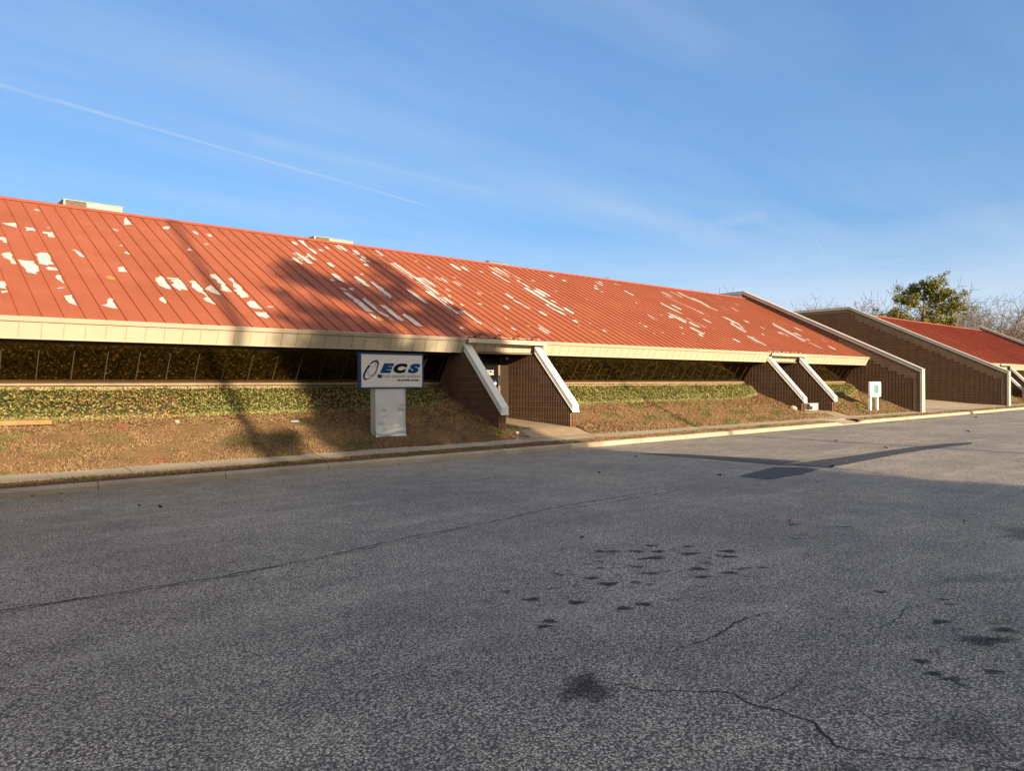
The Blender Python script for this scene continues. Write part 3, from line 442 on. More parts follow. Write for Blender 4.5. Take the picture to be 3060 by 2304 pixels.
for pts, w, j in (
    ([(-3, 7.2), (.81, 7.05), (1.48, 7.0), (2.27, 6.9), (3.13, 6.95), (4.2, 7.1), (6.49, 7.38), (7.74, 7.55), (9.21, 7.55), (10.88, 7.66), (12.45, 7.4)], .028, .012),
    ([(-3, 7.12), (.8, 6.97), (2.3, 6.85), (3.1, 6.9), (4.3, 7.04), (6.4, 7.27)], .016, .012),
    ([(7.2, 7.4), (8.4, 7.25), (9.6, 7.35), (10.8, 7.5)], .03, .02),
    ([(3.02, 3.45), (3.16, 3.25), (3.2, 3.05), (3.31, 2.85), (3.4, 2.65), (3.62, 2.48), (3.70, 2.32), (3.66, 2.18), (3.70, 2.04), (3.68, 1.84), (3.55, 1.66), (3.62, 1.42), (3.91, 1.06), (4.3, .6)], .022, .012),
    ([(3.67, 2.15), (3.79, 2.17), (3.97, 2.13), (4.18, 2.16), (4.40, 2.2)], .018, .01),
    ([(3.78, 2.97), (4.16, 2.96), (4.57, 2.98), (4.95, 3.02), (5.5, 2.9)], .016, .012),
    ([(24.34, 14.08), (23.8, 10.57), (24.38, 8.29), (24.97, 6.19), (25.0, 2.)], .035, .01),
    ([(7.09, 11.0), (7.78, 10.86), (8.46, 10.6), (9.6, 10.9)], .03, .02),
    ([(5.2, 2.3), (5.6, 2.2), (6.1, 2.25), (6.9, 2.1)], .014, .015)): ribbon(V, F, C, pts, w*(.9 if w > .024 else .8), .0026, j*1.5, .045)
tag(raw('road_crack', V, F, 'crack', C), kind='structure')
V, F, C = [], [], []
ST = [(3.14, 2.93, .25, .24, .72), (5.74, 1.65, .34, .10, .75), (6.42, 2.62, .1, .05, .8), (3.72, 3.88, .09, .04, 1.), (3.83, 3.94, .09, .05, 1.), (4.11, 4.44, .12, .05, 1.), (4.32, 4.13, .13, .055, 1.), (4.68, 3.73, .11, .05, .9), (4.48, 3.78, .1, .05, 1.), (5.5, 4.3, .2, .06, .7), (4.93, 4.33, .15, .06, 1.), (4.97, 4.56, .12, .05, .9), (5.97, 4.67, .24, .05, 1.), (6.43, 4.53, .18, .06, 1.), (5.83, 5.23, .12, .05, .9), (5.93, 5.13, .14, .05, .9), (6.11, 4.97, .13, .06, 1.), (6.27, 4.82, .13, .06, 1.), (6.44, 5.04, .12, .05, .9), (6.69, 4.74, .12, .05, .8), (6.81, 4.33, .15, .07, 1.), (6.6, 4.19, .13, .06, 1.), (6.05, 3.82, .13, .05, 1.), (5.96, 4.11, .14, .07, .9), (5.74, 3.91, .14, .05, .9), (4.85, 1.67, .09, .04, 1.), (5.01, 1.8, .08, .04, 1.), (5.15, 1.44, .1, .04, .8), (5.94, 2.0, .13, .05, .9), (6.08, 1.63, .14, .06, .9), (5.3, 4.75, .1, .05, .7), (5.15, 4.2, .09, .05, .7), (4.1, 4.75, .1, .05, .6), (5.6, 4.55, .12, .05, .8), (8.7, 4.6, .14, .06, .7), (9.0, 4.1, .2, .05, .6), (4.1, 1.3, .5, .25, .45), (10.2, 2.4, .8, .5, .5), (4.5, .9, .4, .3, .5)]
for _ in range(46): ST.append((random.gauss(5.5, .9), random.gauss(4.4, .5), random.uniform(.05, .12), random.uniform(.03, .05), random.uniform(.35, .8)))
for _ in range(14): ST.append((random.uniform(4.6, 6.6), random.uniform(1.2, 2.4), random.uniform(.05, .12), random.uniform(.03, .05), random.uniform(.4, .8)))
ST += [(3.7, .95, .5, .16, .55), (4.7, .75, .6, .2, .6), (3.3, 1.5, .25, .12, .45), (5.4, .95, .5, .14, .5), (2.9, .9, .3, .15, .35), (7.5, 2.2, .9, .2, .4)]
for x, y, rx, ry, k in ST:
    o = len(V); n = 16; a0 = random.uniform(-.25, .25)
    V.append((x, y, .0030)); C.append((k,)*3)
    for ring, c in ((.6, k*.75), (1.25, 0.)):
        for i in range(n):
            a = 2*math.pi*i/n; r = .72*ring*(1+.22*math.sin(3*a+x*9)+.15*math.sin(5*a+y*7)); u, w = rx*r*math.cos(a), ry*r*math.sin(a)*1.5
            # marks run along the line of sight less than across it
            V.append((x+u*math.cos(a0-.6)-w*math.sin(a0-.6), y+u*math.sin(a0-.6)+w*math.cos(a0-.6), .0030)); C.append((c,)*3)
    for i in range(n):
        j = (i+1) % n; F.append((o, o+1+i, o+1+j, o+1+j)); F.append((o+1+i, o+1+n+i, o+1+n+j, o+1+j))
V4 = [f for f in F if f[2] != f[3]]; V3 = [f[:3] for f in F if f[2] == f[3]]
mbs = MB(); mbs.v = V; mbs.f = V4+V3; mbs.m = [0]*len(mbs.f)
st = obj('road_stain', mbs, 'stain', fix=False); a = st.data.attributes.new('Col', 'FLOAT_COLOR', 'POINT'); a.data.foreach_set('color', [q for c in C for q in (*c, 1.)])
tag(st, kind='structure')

# ------------------------------------------------------------------ vegetation on the bank
def grass(name, areas, tab, label):
    Vs, Cs, Fs = [], [], []; o = 0
    for x0, x1, y0, y1, dens, h in areas:
        n = int((x1-x0)*(y1-y0)*dens); X = RNG.uniform(x0, x1, n); Y = RNG.uniform(y0, y1, n)
        Z = np.interp(Y, [a for a, _ in tab], [b for _, b in tab])
        pn = np.array([mnoise.noise(Vector((x*1.1, y*1.1, 0))) for x, y in zip(X, Y)]); gn = np.array([mnoise.noise(Vector((x*.9, y*1.6, 9))) for x, y in zip(X, Y)])
        hh = h*RNG.uniform(.5, 1.3, n)*(1+.5*pn); w = RNG.uniform(.006, .012, n)*(1+X.clip(0, 60)/22); an = RNG.uniform(0, 6.283, n); ln = RNG.uniform(.2, 1.6, n)
        la = RNG.uniform(0, 6.283, n)
        cx, cy = np.cos(an)*w, np.sin(an)*w; tx, ty = np.cos(la)*hh*ln, np.sin(la)*hh*ln
        Vv = np.stack([np.stack([X-cx, Y-cy, Z-.01], 1), np.stack([X+cx, Y+cy, Z-.01], 1), np.stack([X+tx, Y+ty, Z+hh], 1)], 1).reshape(-1, 3)
        straw = np.array([.30, .215, .115]); dry = np.array([.20, .122, .062]); green = np.array([.10, .125, .035])
        t = RNG.uniform(0, 1, (n, 1)); c = straw*t+dry*(1-t); g = (np.clip(gn*2.6-.25+RNG.uniform(-.3, .3, n), 0, .8))[:, None]
        c = c*(1-g)+green*g; c *= RNG.uniform(.65, 1.25, (n, 1))
        Vs.append(Vv); Cs.append(np.repeat(c, 3, 0)); Fs.append(np.arange(o, o+3*n).reshape(-1, 3)); o += 3*n
    return tag(raw(name, np.concatenate(Vs), np.concatenate(Fs), 'grass', np.concatenate(Cs)), label, 'grass', kind='stuff')
grass('lawn_grass', [(-8, 13.9, 15.64, 18.3, 1500, .035), (17.15, 31.9, 15.64, 18.4, 1000, .04), (35.1, 42.7, 15.64, 18.6, 700, .05), (58.4, 90, 15.7, 18.4, 150, .06), (13.95, 14.6, 15.64, 16.3, 900, .03), (31.9, 33.6, 15.66, 16.2, 700, .035)], LAWN, 'short dormant straw coloured grass on the bank below the ivy')
grass('verge_grass', [(-8, 30.6, 14.27, 15.03, 1300, .03), (33.1, 95, 14.27, 15.03, 350, .04)], VERGE, 'thin brown grass in the strip between kerb and pavement')

def ivy_front(x, x0, x1):
    f = 17.98+.10*wob(x, 0, .8)+.05*wob(x, 5, 3.)
    return f+.75*max(0, 1-(x1-x)/2.6)**2
def ivy_bed(x0, x1, dens, label, dead=.0, crop=True):
    g = MB(); nx, ny = max(6, int((x1-x0)*4)), 10; o = 0
    def top(x, y):
        f = ivy_front(x, x0, x1); t = (y-f)/(19.40-f)
        if t < 0: return gz(y)-.02
        return gz(y)+(.26*min(1, t*5)**.5)*(1-t*.65)+.035*wob(x, y, 2.5)
    for j in range(ny+1):
        for i in range(nx+1):
            x = x0+(x1-x0)*i/nx; f = ivy_front(x, x0, x1); y = f-.02+(19.40-f+.02)*j/ny; g.v.append((x, y, top(x, y)-.05))
    for j in range(ny):
        for i in range(nx):
            a = j*(nx+1)+i; g.f.append((a, a+1, a+nx+2, a+nx+1)); g.m.append(0)
    n = int((x1-x0)*1.5*dens); V = np.zeros((n, 4, 3), np.float32); Cc = np.zeros((n, 3), np.float32)
    for i in range(n):
        x = random.uniform(x0, x1); f = ivy_front(x, x0, x1); y = f-.06+(19.42-f+.06)*random.random()**1.45; z = top(x, y)+random.uniform(-.06, .055)
        if random.random() < .33: y = f+random.uniform(-.05, .27); z = top(x, y)+random.uniform(-.05, .05)
        if y < f+.25: z -= random.random()*.16*(1-(y-f)/.25)
        nrm = Vector((random.gauss(0, .55), random.gauss(-.35, .55), random.uniform(.15, 1))).normalized()
        a = nrm.cross(Vector((random.gauss(0, 1), random.gauss(0, 1), random.gauss(0, 1)))).normalized(); b = nrm.cross(a); s = random.uniform(.018, .034)
        c = Vector((x, y, z)); V[i] = (c-a*s, c-b*s*.62-nrm*s*.15, c+a*s*1.1, c+b*s*.62-nrm*s*.15)
        t = random.random(); m = .5+.9*wob(x, y, .9)
        col = np.array((.090, .115, .028))*(1-t)+np.array((.215, .21, .046))*t
        if y < f+.28 and random.random() < .55: z = gz(y)+random.random()*(max(.06, z-gz(y))); nrm = Vector((random.gauss(0, .5), -1, random.uniform(-.1, .7))).normalized(); a = nrm.cross(Vector((random.gauss(0, 1), 0, random.gauss(0, 1)))).normalized(); b = nrm.cross(a); c = Vector((x, y-.03, z)); V[i] = (c-a*s, c-b*s*.62, c+a*s*1.1, c+b*s*.62)
        if random.random() < .14+dead*max(0, wob(x, 7, .6)+.3)*(1 if y < f+.8 else .4): col = np.array(random.choice(((.19, .10, .04), (.26, .17, .06), (.13, .06, .03))))
        elif random.random() < .14*m: col = np.array((.26, .24, .055))
        Cc[i] = col*random.uniform(.6, 1.25)
    b = raw('ivy_bed', V.reshape(-1, 3), np.arange(4*n).reshape(-1, 4), 'ivy', np.repeat(Cc, 4, 0))
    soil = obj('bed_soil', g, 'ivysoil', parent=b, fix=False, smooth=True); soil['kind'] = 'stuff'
    return tag(b, label, 'ground cover', 'ivy beds under the windows', 'stuff')
ivy_bed(-8, 13.95, 1000, 'long olive green ivy bed behind the blue framed sign', .9)
ivy_bed(17.13, 31.9, 800, 'olive ivy bed between the two ribbed porches, rounded at its right end', .15)
ivy_bed(35.12, 42.7, 600, 'small ivy bed behind the white post sign, half in shade', .3)
ivy_bed(58.4, 66.2, 120, 'ivy bed beside the farther red roofed building', .3)

def litter(name, areas, label):
    V, C = [], []
    for x0, x1, y0, y1, n, s, tab in areas:
        for i in range(n):
            x, y = random.uniform(x0, x1), y0+(y1-y0)*random.random()
            z = interp(tab, y)+random.uniform(.012, .045); nrm = Vector((random.gauss(0, .45), random.gauss(0, .45), 1)).normalized()
            a = nrm.cross(Vector((random.gauss(0, 1), random.gauss(0, 1), 0))).normalized(); b = nrm.cross(a); q = s*random.uniform(.5, 1.2); c = Vector((x, y, z))
            V += [c-a*q, c-b*q*.6+nrm*q*.3, c+a*q, c+b*q*.6+nrm*q*.3]; k = random.uniform(.6, 1.2)
            col = random.choice(((.24, .10, .045), (.30, .17, .07), (.17, .075, .04), (.36, .25, .13), (.22, .055, .03))); C += [tuple(v*k for v in col)]*4
    return tag(raw(name, [tuple(v) for v in V], np.arange(len(V)).reshape(-1, 4), 'litter', C), label, 'leaf litter', kind='stuff')
litter('fallen_leaves', [(-8, 13.9, 17.3, 18.15, 2300, .035, LAWN), (-8, 13.9, 15.7, 17.4, 900, .032, LAWN), (17.2, 31.9, 17.3, 18.2, 1500, .04, LAWN), (17.2, 31.9, 15.7, 17.4, 700, .035, LAWN), (17.15, 19.0, 15.7, 16.5, 260, .04, LAWN), (35.1, 42.7, 16.3, 18.4, 350, .045, LAWN), (12.6, 13.95, 15.8, 18.2, 260, .035, LAWN), (14.2, 15.2, 16.3, 17.6, 160, .035, RAMP), (30.0, 31.9, 16.8, 18.4, 220, .04, LAWN)], 'brown and reddish fallen leaves scattered over the bank')
litter('verge_leaves', [(-8, 30, 14.3, 15.0, 500, .028, VERGE)], 'small dead leaves caught in the kerbside strip')
# ------------------------------------------------------------------ the low red-roofed buildings
L1, R1, L2, R2 = 13.96, 16.936, 31.925, 34.90
def rp(x, s, up=0.):                                     # a point on the roof: along X, up the slope, above the surface
    c, n = (YR-YE)/LS, (ZR-ZE)/LS
    return (x, YE+s*c-up*n, ZE+s*n+up*c)
def fp(t, o):                                            # a point of the fascia section: down along it, out from it
    return (YE+.456*t-.89*o, ZE-.89*t-.456*o)
RIB, RW, RD = .0765, .044, .060
def ribs_side(mb, X, sgn, y0, y1, zb, zt, mi=0):
    y = y0
    while y < y1:
        a, b = (X-RD, X+.004) if sgn < 0 else (X-.004, X+RD)
        t = zt(y)
        if t > zb(y)+.15:
            h = [(X+.004*-sgn, y), (X+sgn*RD*.55, y+.004), (X+sgn*RD, y+RW*.36), (X+sgn*RD, y+RW*.64), (X+sgn*RD*.55, y+RW-.004), (X+.004*-sgn, y+RW)]
            mb.pz(h, zb(y)-.1, t, mi)
        y += RIB
def stair(z): return math.floor(z/.2032)*.2032

def end_wall(parent, X, ribs=True, inner=True, y_rib_end=19.7, zb=gz):
    top = lambda y: 2.44+(min(y, 25.85)-15.22)*(7.66-2.44)/(25.85-15.22)
    mb = MB().px([(15.22, -.2), (15.22, 2.44), (25.85, 7.66), (46, 7.66), (46, -.2)], X, X+.28, 1)
    if ribs: ribs_side(mb, X, -1, 15.66, y_rib_end, zb, lambda y: stair(top(y)-(.62 if y < 25.4 else .33)))
    if ribs:                                              # smooth stepped band above the ribs, and the plain margin at the front
        tb = lambda y: stair(top(y)-(.62 if y < 25.4 else .33)); y = 15.66; ye = min(y_rib_end, 44.)
        st = [y]
        while y < ye:
            if abs(tb(y+RIB)-tb(st[-1])) > .01 or (st[-1] < 25.85 <= y+RIB): st.append(y+RIB)
            y += RIB
        st.append(y)
        for y0, y1 in zip(st, st[1:]): mb.px([(y0, tb(y0)-.01), (y1, tb(y0)-.01), (y1, top(y1)-.02), (y0, top(y0)-.02)], X-RD-.003, X+.01, 1)
        mb.px([(15.25, .0), (15.66, .0), (15.66, top(15.66)-.02), (15.25, top(15.25)-.02)], X-RD-.003, X+.01, 1)
    w = obj('end_wall', mb, ['block', 'smooth'], parent)
    c = MB()
    c.px([(15.19, 2.475), (25.86, 7.70), (25.86, 7.53), (15.19, 2.305)], X-.085, X+.31)
    c.px([(25.862, 7.70), (46.03, 7.70), (46.03, 7.56), (25.862, 7.56)], X-.085, X+.31)
    c.box(X-.083, X+.308, 15.185, 15.30, .12, 2.33)
    c.px([(15.16, 2.497), (25.87, 7.742), (25.87, 7.703), (15.16, 2.478)], X-.10, X+.325)
    c.px([(25.872, 7.742), (46.05, 7.742), (46.05, 7.703), (25.872, 7.703)], X-.10, X+.325)
    obj('coping', c, 'trim', w)
    if inner:
        p = MB().box(X-.062, X-.004, 25.98, 46, 6.8, 7.55)
        for i in range(50): p.box(X-.074, X-.062, 26.1+i*.4, 26.13+i*.4, 6.8, 7.55)
        obj('parapet_cladding', p, 'paragrey', w)
    return w

def window(parent, xa, xb):
    ty, tz = GT[0]-GB[0], GT[1]-GB[1]; ln = math.hypot(ty, tz); ty /= ln; tz /= ln; ny, nz = -tz, ty      # outward normal
    q = lambda s, o: (GB[0]+ty*s+ny*o, GB[1]+tz*s+nz*o)
    fr = MB(); k0 = math.ceil((xa-.18)/.681)
    edges = [xa+.03]+[.18+.681*k for k in range(k0, 400) if xa+.15 < .18+.681*k < xb-.15]+[xb-.03]
    for e in edges: fr.px([q(0, .024), q(ln, .024), q(ln, -.03), q(0, -.03)], e-.010, e+.010)
    fr.px([q(-.01, .03), q(.05, .03), q(.05, -.02), q(-.01, -.02)], xa, xb)
    fr.px([q(ln-.05, .03), q(ln, .03), q(ln, -.02), q(ln-.05, -.02)], xa, xb)
    w = obj('window', fr, 'mullion', parent)
    sl = MB().px([(19.30, 1.80), (19.30, 1.845), (19.42, 1.868), (19.62, 1.868), (19.62, 1.80)], xa, xb)
    obj('sill', sl, 'sill', w)
    proto = None
    for a, b in zip(edges, edges[1:]):
        if proto and abs((b-a)-.681) < .01:
            c = proto.copy(); COL.objects.link(c); c.parent = w; c.location = (a-wloc(w).x, proto.location.y, proto.location.z); continue
        p = obj('pane', MB().px([q(.05, .008), q(ln-.05, .008), q(ln-.05, -.012), q(.05, -.012)], a+.013, b-.013), 'glass', w, at=(a, GB[0], GB[1]))
        if abs((b-a)-.681) < .01: proto = p
    return w

def porch(parent, L, detail):
    R = L+2.976
    for X, last in ((L+.025, 0), (R+.03, 1)):
        mb = MB().px([(16.38, .1), (16.38, .95), (18.02, 2.745), (19.62, 2.765), (19.62, .1)], X, X+.17)
        top = lambda y: .95+(y-16.38)*1.095 if y < 18.02 else 2.74
        for sg, xx in ((-1, X), (1, X+.17)): ribs_side(mb, xx, sg, 16.40, 19.5 if sg < 0 else 19.42, lambda y: .3, lambda y: min(top(y)-.01, 2.74))
        for k in range(3): mb.box(X+.012+k*.056, X+.012+k*.056+.034, 16.35, 16.39, .2, .93)
        w = obj('porch_wall', mb, 'block', parent)
        c = MB(); a, b = X-.068, X+.17+.068; H = .215
        low = [(16.30, .885), (18.10, 2.855)]
        c.px([(16.30, .90), (16.30, .90+H), (18.06, 2.826+H), (18.06, 2.826)], a+.012, b-.012)
        c.px([(16.29, .885), (16.29, .909), (18.058, 2.842), (18.058, 2.818)], a, b)                       # drip flange
        c.box(a+.03, b-.03, 16.292, 16.30, .93, .885+H)
        obj('wall_cap', c, 'white', w)
    # entrance wall with the door
    y = 19.5
    fr = MB().box(L+.2, R+.03, y+.03, y+.09, .5, 2.77)
    for x0, x1 in ((L+.2, L+.27), (L+1.42, L+1.49), (R-.33, R-.04)): fr.box(x0, x1, y-.02, y+.028, .6, 2.765)
    fr.box(L+.27, L+1.42, y-.015, y+.029, 2.45, 2.52); fr.box(L+1.49, R-.33, y-.015, y+.029, 2.45, 2.52); fr.box(L+.27, L+1.42, y-.015, y+.029, .6, .74)
    d = obj('entrance', fr, 'bronze', parent)
    obj('corner_trim', MB().box(R-.035, R-.002, y-.05, y+.02, .6, 2.5), 'tanmetal', d)
    obj('side_light', MB().box(L+.27, L+1.42, y, y+.02, .74, 2.45), 'doorglass', d)
    obj('transom', MB().box(L+.27, R-.33, y, y+.02, 2.52, 2.765), 'doorglass', d)
    lf = MB().box(L+1.50, R-.42, y-.004, y+.016, .78, 2.45); o_ = obj('door', lf, 'doorglass', parent)
    fm = MB().box(R-.42, R-.37, y-.03, y+.02, .64, 2.449).box(R-.365, R-.332, y-.025, y+.02, .62, 2.449).box(L+1.495, L+1.55, y-.03, y-.006, .64, 2.449).box(L+1.55, R-.42, y-.03, y-.006, .64, .80)
    obj('door_stile', fm, 'tanmetal', o_)
    hd = MB().box(R-.415, R-.375, y-.075, y-.05, 1.75, 2.10).box(R-.405, R-.385, y-.05, y-.03, 1.78, 1.81).box(R-.405, R-.385, y-.05, y-.03, 2.04, 2.07)
    obj('handle', hd, 'mullion', o_)
    lp = MB(); lp.tube([(R-.05, 19.45, 2.70), (R-.05, 19.40, 2.70), (R-.05, 19.38, 2.70)], [.07, .065, .03], 12)
    obj('porch_light', lp, 'lamp', parent)
    if detail:
        t = MB(); put_text(t, 'ECS', 15.985, 16.335, 2.165, 2.275, y-.0075, shear=.3, off=.015)
        t.box(15.97, 16.33, y-.0075, y-.006, 2.135, 2.152); t.box(16.13, 16.33, y-.0075, y-.006, 2.11, 2.122)
        for k in range(3): t.box(15.93-.02*k, 15.945-.02*k, y-.0075, y-.006, 2.15+.02*k, 2.22+.01*k)
        obj('door_lettering', t, 'white', o_)
        n = MB(); put_text(n, 'A-3', 15.985, 16.175, 2.535, 2.605, y-.004, off=.01)
        obj('unit_number', n, 'greyvinyl', d)
        s = MB().box(16.35, 16.44, y-.0075, y-.005, 1.77, 1.86); obj('door_notice', s, 'white', o_)
        obj('door_notice', MB().box(16.33, 16.41, y-.0075, y-.005, 1.88, 1.95), 'greyvinyl', o_)
    # gutter over the gap, downpipe at its right end
    g = MB(); ga = L-.0; gb = R+.36
    g.px([(17.85, 3.075), (17.84, 3.205), (17.865, 3.205), (17.87, 3.10), (17.965, 3.10), (17.965, 3.075)], ga, gb)
    g.px([(17.86, 3.17), (17.86, 3.195), (17.96, 3.195), (17.96, 3.17)], ga+.02, gb-.02)
    for k in range(5): g.box(ga+.15+k*.68, ga+.19+k*.68, 17.838, 17.97, 3.207, 3.215)
    gt = obj('gutter', g, 'cream', parent)
    dp = MB().box(R+.25, R+.345, 17.90, 17.99, 2.95, 3.078).prism([(R+.25, 17.90, 2.95), (R+.345, 17.90, 2.95), (R+.345, 17.99, 2.95), (R+.25, 17.99, 2.95)], [(R+.25, 18.10, 2.64), (R+.345, 18.10, 2.64), (R+.345, 18.19, 2.64), (R+.25, 18.19, 2.64)])
    obj('downpipe', dp, 'trim', gt)

def building(name, x0, x1, porches, label, roofmat, flakes, detail=False, left_ribs=False, left_inner=False):
    root = thing(name, (x0, 18, 0), label, 'building')
    yrib = 44 if left_ribs else 15.0
    end_wall(root, x0, ribs=left_ribs, inner=False, y_rib_end=yrib, zb=(lambda y: interp(DRIVE, y)) if left_ribs else gz)
    end_wall(root, x1)
    a, b = x0+.28, x1
    mb = MB().px([(YE, ZE), (YR, ZR), (YR, ZR-.14), (YE+.03, ZE-.1)], a, b)
    for k in range(math.ceil(a/PITCH), int(b/PITCH)+1):
        X = k*PITCH; sk = -.10
        if X+sk < a or X > b-.03: continue
        w = .010; h = .034
        v = [rp(X-w, -.02), rp(X+w, -.02), rp(X+w, -.02, h), rp(X-w, -.02, h), rp(X-w+sk, LS-.1), rp(X+w+sk, LS-.1), rp(X+w+sk, LS-.1, h), rp(X-w+sk, LS-.1, h)]
        mb.add(v, [(0, 1, 2, 3), (4, 7, 6, 5), (0, 4, 5, 1), (1, 5, 6, 2), (2, 6, 7, 3), (3, 7, 4, 0)])
    if flakes:
        for r, poly in FLAKES:
            out = []
            for p, q in zip(poly, poly[1:]+poly[:1]):
                d = math.hypot(q[0]-p[0], q[1]-p[1]); n = max(1, min(12, int(d/.07)))
                for k in range(n):
                    j = 0 if k == 0 else .018
                    out.append((p[0]+(q[0]-p[0])*k/n+random.uniform(-j, j)*.7, p[1]+(q[1]-p[1])*k/n+random.uniform(-j, j)*1.3))
            tri = tessellate_polygon([[Vector((x, s, 0)) for x, s in out]])
            mb.add([rp(x, min(s, LS-.16), .004) for x, s in out], tri, 1+r)
            if not r and len(poly) > 11 and random.random() < .35:          # rust bleeding at the lower edge of a few
                x, s = poly[len(poly)//2]; mb.add([rp(x-.05, s+.03, .007), rp(x+.03, s+.05, .007), rp(x+.02, s-.02, .007), rp(x-.03, s-.03, .007)], [(0, 1, 2, 3)], 2)
    rf = obj('roof', mb, [roofmat, 'flake', 'rust'], root, fix=False)
    b = x1; rc = MB(); rc.add([rp(a, LS-.14, .02), rp(b, LS-.14, .02), rp(b, LS-.14, .05), rp(a, LS-.14, .05), rp(a, LS+.015, .055), rp(b, LS+.015, .055)], [(0, 1, 2, 3), (3, 2, 5, 4)])
    y, z = rp(0, LS+.015, .055)[1:]
    rc.px([(y, z), (y+.16, z+.005), (y+.16, z-.3), (y, z-.06)], a, b)
    obj('ridge_cap', rc, 'trimred', rf)
    # snow guards above each porch, their shadow put into the dark colour
    for L in porches:
        for s, off in ((.34, .73), (.10, .35)):
            for k in range(4):
                X = L+off+k*.807+.03; c = [rp(X-.07, s-.03, .003), rp(X+.07, s-.03, .003), rp(X+.07, s+.035, .003), rp(X-.07, s+.035, .003), rp(X-.06, s-.02, .045), rp(X+.06, s-.02, .045)]
                obj('snow_guard', MB().add(c, [(0, 1, 5, 4), (1, 2, 5), (0, 4, 3), (2, 3, 4, 5)]), 'bronze', rf)
    # fascia, set back between the porch walls
    f = MB(); cuts = []
    prev = a
    for L in porches: cuts.append((prev, L+.01, 0)); cuts.append((L+.01, L+3.24, 1)); prev = L+3.24
    cuts.append((prev, b-.02, 0))
    for xa, xb, rec in cuts:
        o = -.15 if rec else 0.
        f.px([fp(0, o), fp(.494, o), fp(.494, o-.05), fp(0, o-.05)], xa, xb, 0)
        f.px([fp(-.012, o+.028), fp(.09, o+.022), fp(.09, o+.0), fp(-.012, o+.0)], xa, xb, 0)
        f.px([fp(.474, o+.014), fp(.496, o+.014), fp(.496, o), fp(.474, o)], xa, xb, 0)
        for k in range(math.ceil(xa/PITCH), int(xb/PITCH)+1):
            X = k*PITCH
            if xa+.03 < X < xb-.03:
                f.px([fp(.09, o+.007), fp(.474, o+.007), fp(.474, o), fp(.09, o)], X-.0065, X+.0065, 1)
                f.px([fp(.09, o+.009), fp(.474, o+.009), fp(.474, o), fp(.09, o)], X+.0065, X+.022, 0)
        if rec:
            for X in (xa, xb): f.px([fp(0, .0), fp(.494, .0), fp(.494, -.2), fp(0, -.2)], X-.012 if X == xa else X, X if X == xa else X+.012, 0)
    obj('fascia', f, ['cream', 'joint'], root)
    obj('soffit', MB().px([(18.20, 2.778), (18.84, 2.778), (18.84, 2.82), (18.20, 2.82)], a, b), 'soffit', root)
    # plinth below the glass and the body behind
    edges = [a]; bays = []
    for L in porches: bays.append((edges[-1], L+.03)); edges.append(L+3.17)
    bays.append((edges[-1], b))
    pl = MB()
    for xa, xb in bays:
        pl.box(xa+.002, xb-.002, 19.39, 19.6, -.2, 1.802)
    obj('plinth', pl, 'sill', root)
    for xa, xb in bays: window(root, xa+.002, xb-.002)
    for i, L in enumerate(porches): porch(root, L, detail and i == 0)
    bd = MB().box(a, b, 26.04, 46, 6.7, 6.85, 1); bd.box(a, b, 45.8, 46, -.2, 6.7, 0)
    obj('flat_roof', bd, ['smooth', 'flatroof'], root)
    return root
building('office_building', -10.4, 42.754, (L1, L2), 'long low building with flaking red metal roof nearest the camera', 'roof', True, True)
building('office_building', 57.955, 88.98, (66.16,), 'farther low building with darker streaked red roof beyond the driveway', 'roof2', False, left_ribs=True)

# ------------------------------------------------------------------ things on the roofs
def hvac(x0, x1, z1, lv, label, y=27.87, dep=1.3):
    t = thing('rooftop_unit', ((x0+x1)/2, y, 6.85), label, 'air conditioner', 'air conditioning units along the ridge')
    b = MB().box(x0, x1, y, y+dep, 6.95, z1-.018); b.box(x0+.05, x1-.05, y+.05, y+dep-.05, 6.85, 6.95)
    for q in (x0, lv[1] if lv[0] < x0+.2 else lv[0], x1-.05): b.box(q, q+.05, y-.012, y, 6.95, z1-.018)
    obj('casing', b, 'hvac', t)
    obj('lid', MB().box(x0-.03, x1+.03, y-.03, y+dep+.03, z1-.018, z1), 'hvac', t)
    g = MB().box(lv[0]+.05, lv[1], y-.006, y+.002, 7.0, z1-.022)
    for k in range(12): g.box(lv[0]+.05, lv[1], y-.012, y-.006, 7.02+k*.075, 7.045+k*.075)
    g.box(x0-.008, x0+.002, y+.08, y+dep-.08, 7.0, z1-.06)
    obj('louvre', g, 'hvacdark', t)
hvac(4.99, 6.74, 7.95, (4.99, 5.66), 'pale green rooftop unit, largest and leftmost above the red ridge')
hvac(13.85, 15.6, 7.88, (13.85, 14.52), 'pale rooftop unit above the tree shadow on the red roof')
hvac(23.15, 24.25, 7.79, (23.15, 23.95), 'rooftop unit with brown front louvre and a dark cowl at its corner')
hvac(30.85, 31.95, 7.74, (31.6, 31.9), 'small rooftop unit nearest the grey parapet end of the ridge')
cw = MB(); cw.tube([(23.05, 27.95, 6.85), (23.05, 27.95, 7.8), (23.05, 27.95, 7.86)], [.06, .06, .1], 8)
tag(obj('vent_pipe', cw, 'hvacdark'), 'dark vent pipe beside the rooftop unit with the brown louvre', 'vent')
vp = MB().tube([(25.35, 26.9, 6.85), (25.35, 26.9, 7.46), (25.35, 26.9, 7.5)], [.09, .09, .16], 10)
tag(obj('vent_pipe', vp, 'trim'), 'small white roof vent standing alone right of the brown louvre unit', 'vent')
vc = MB().tube([(66.5, 27, 6.85), (66.5, 27, 7.4), (66.5, 27, 7.46), (66.5, 27, 7.62)], [.25, .25, .45, .3], 12)
tag(obj('roof_cowl', vc, 'hvacdark'), 'dark round cowl on the ridge of the farther building', 'vent')
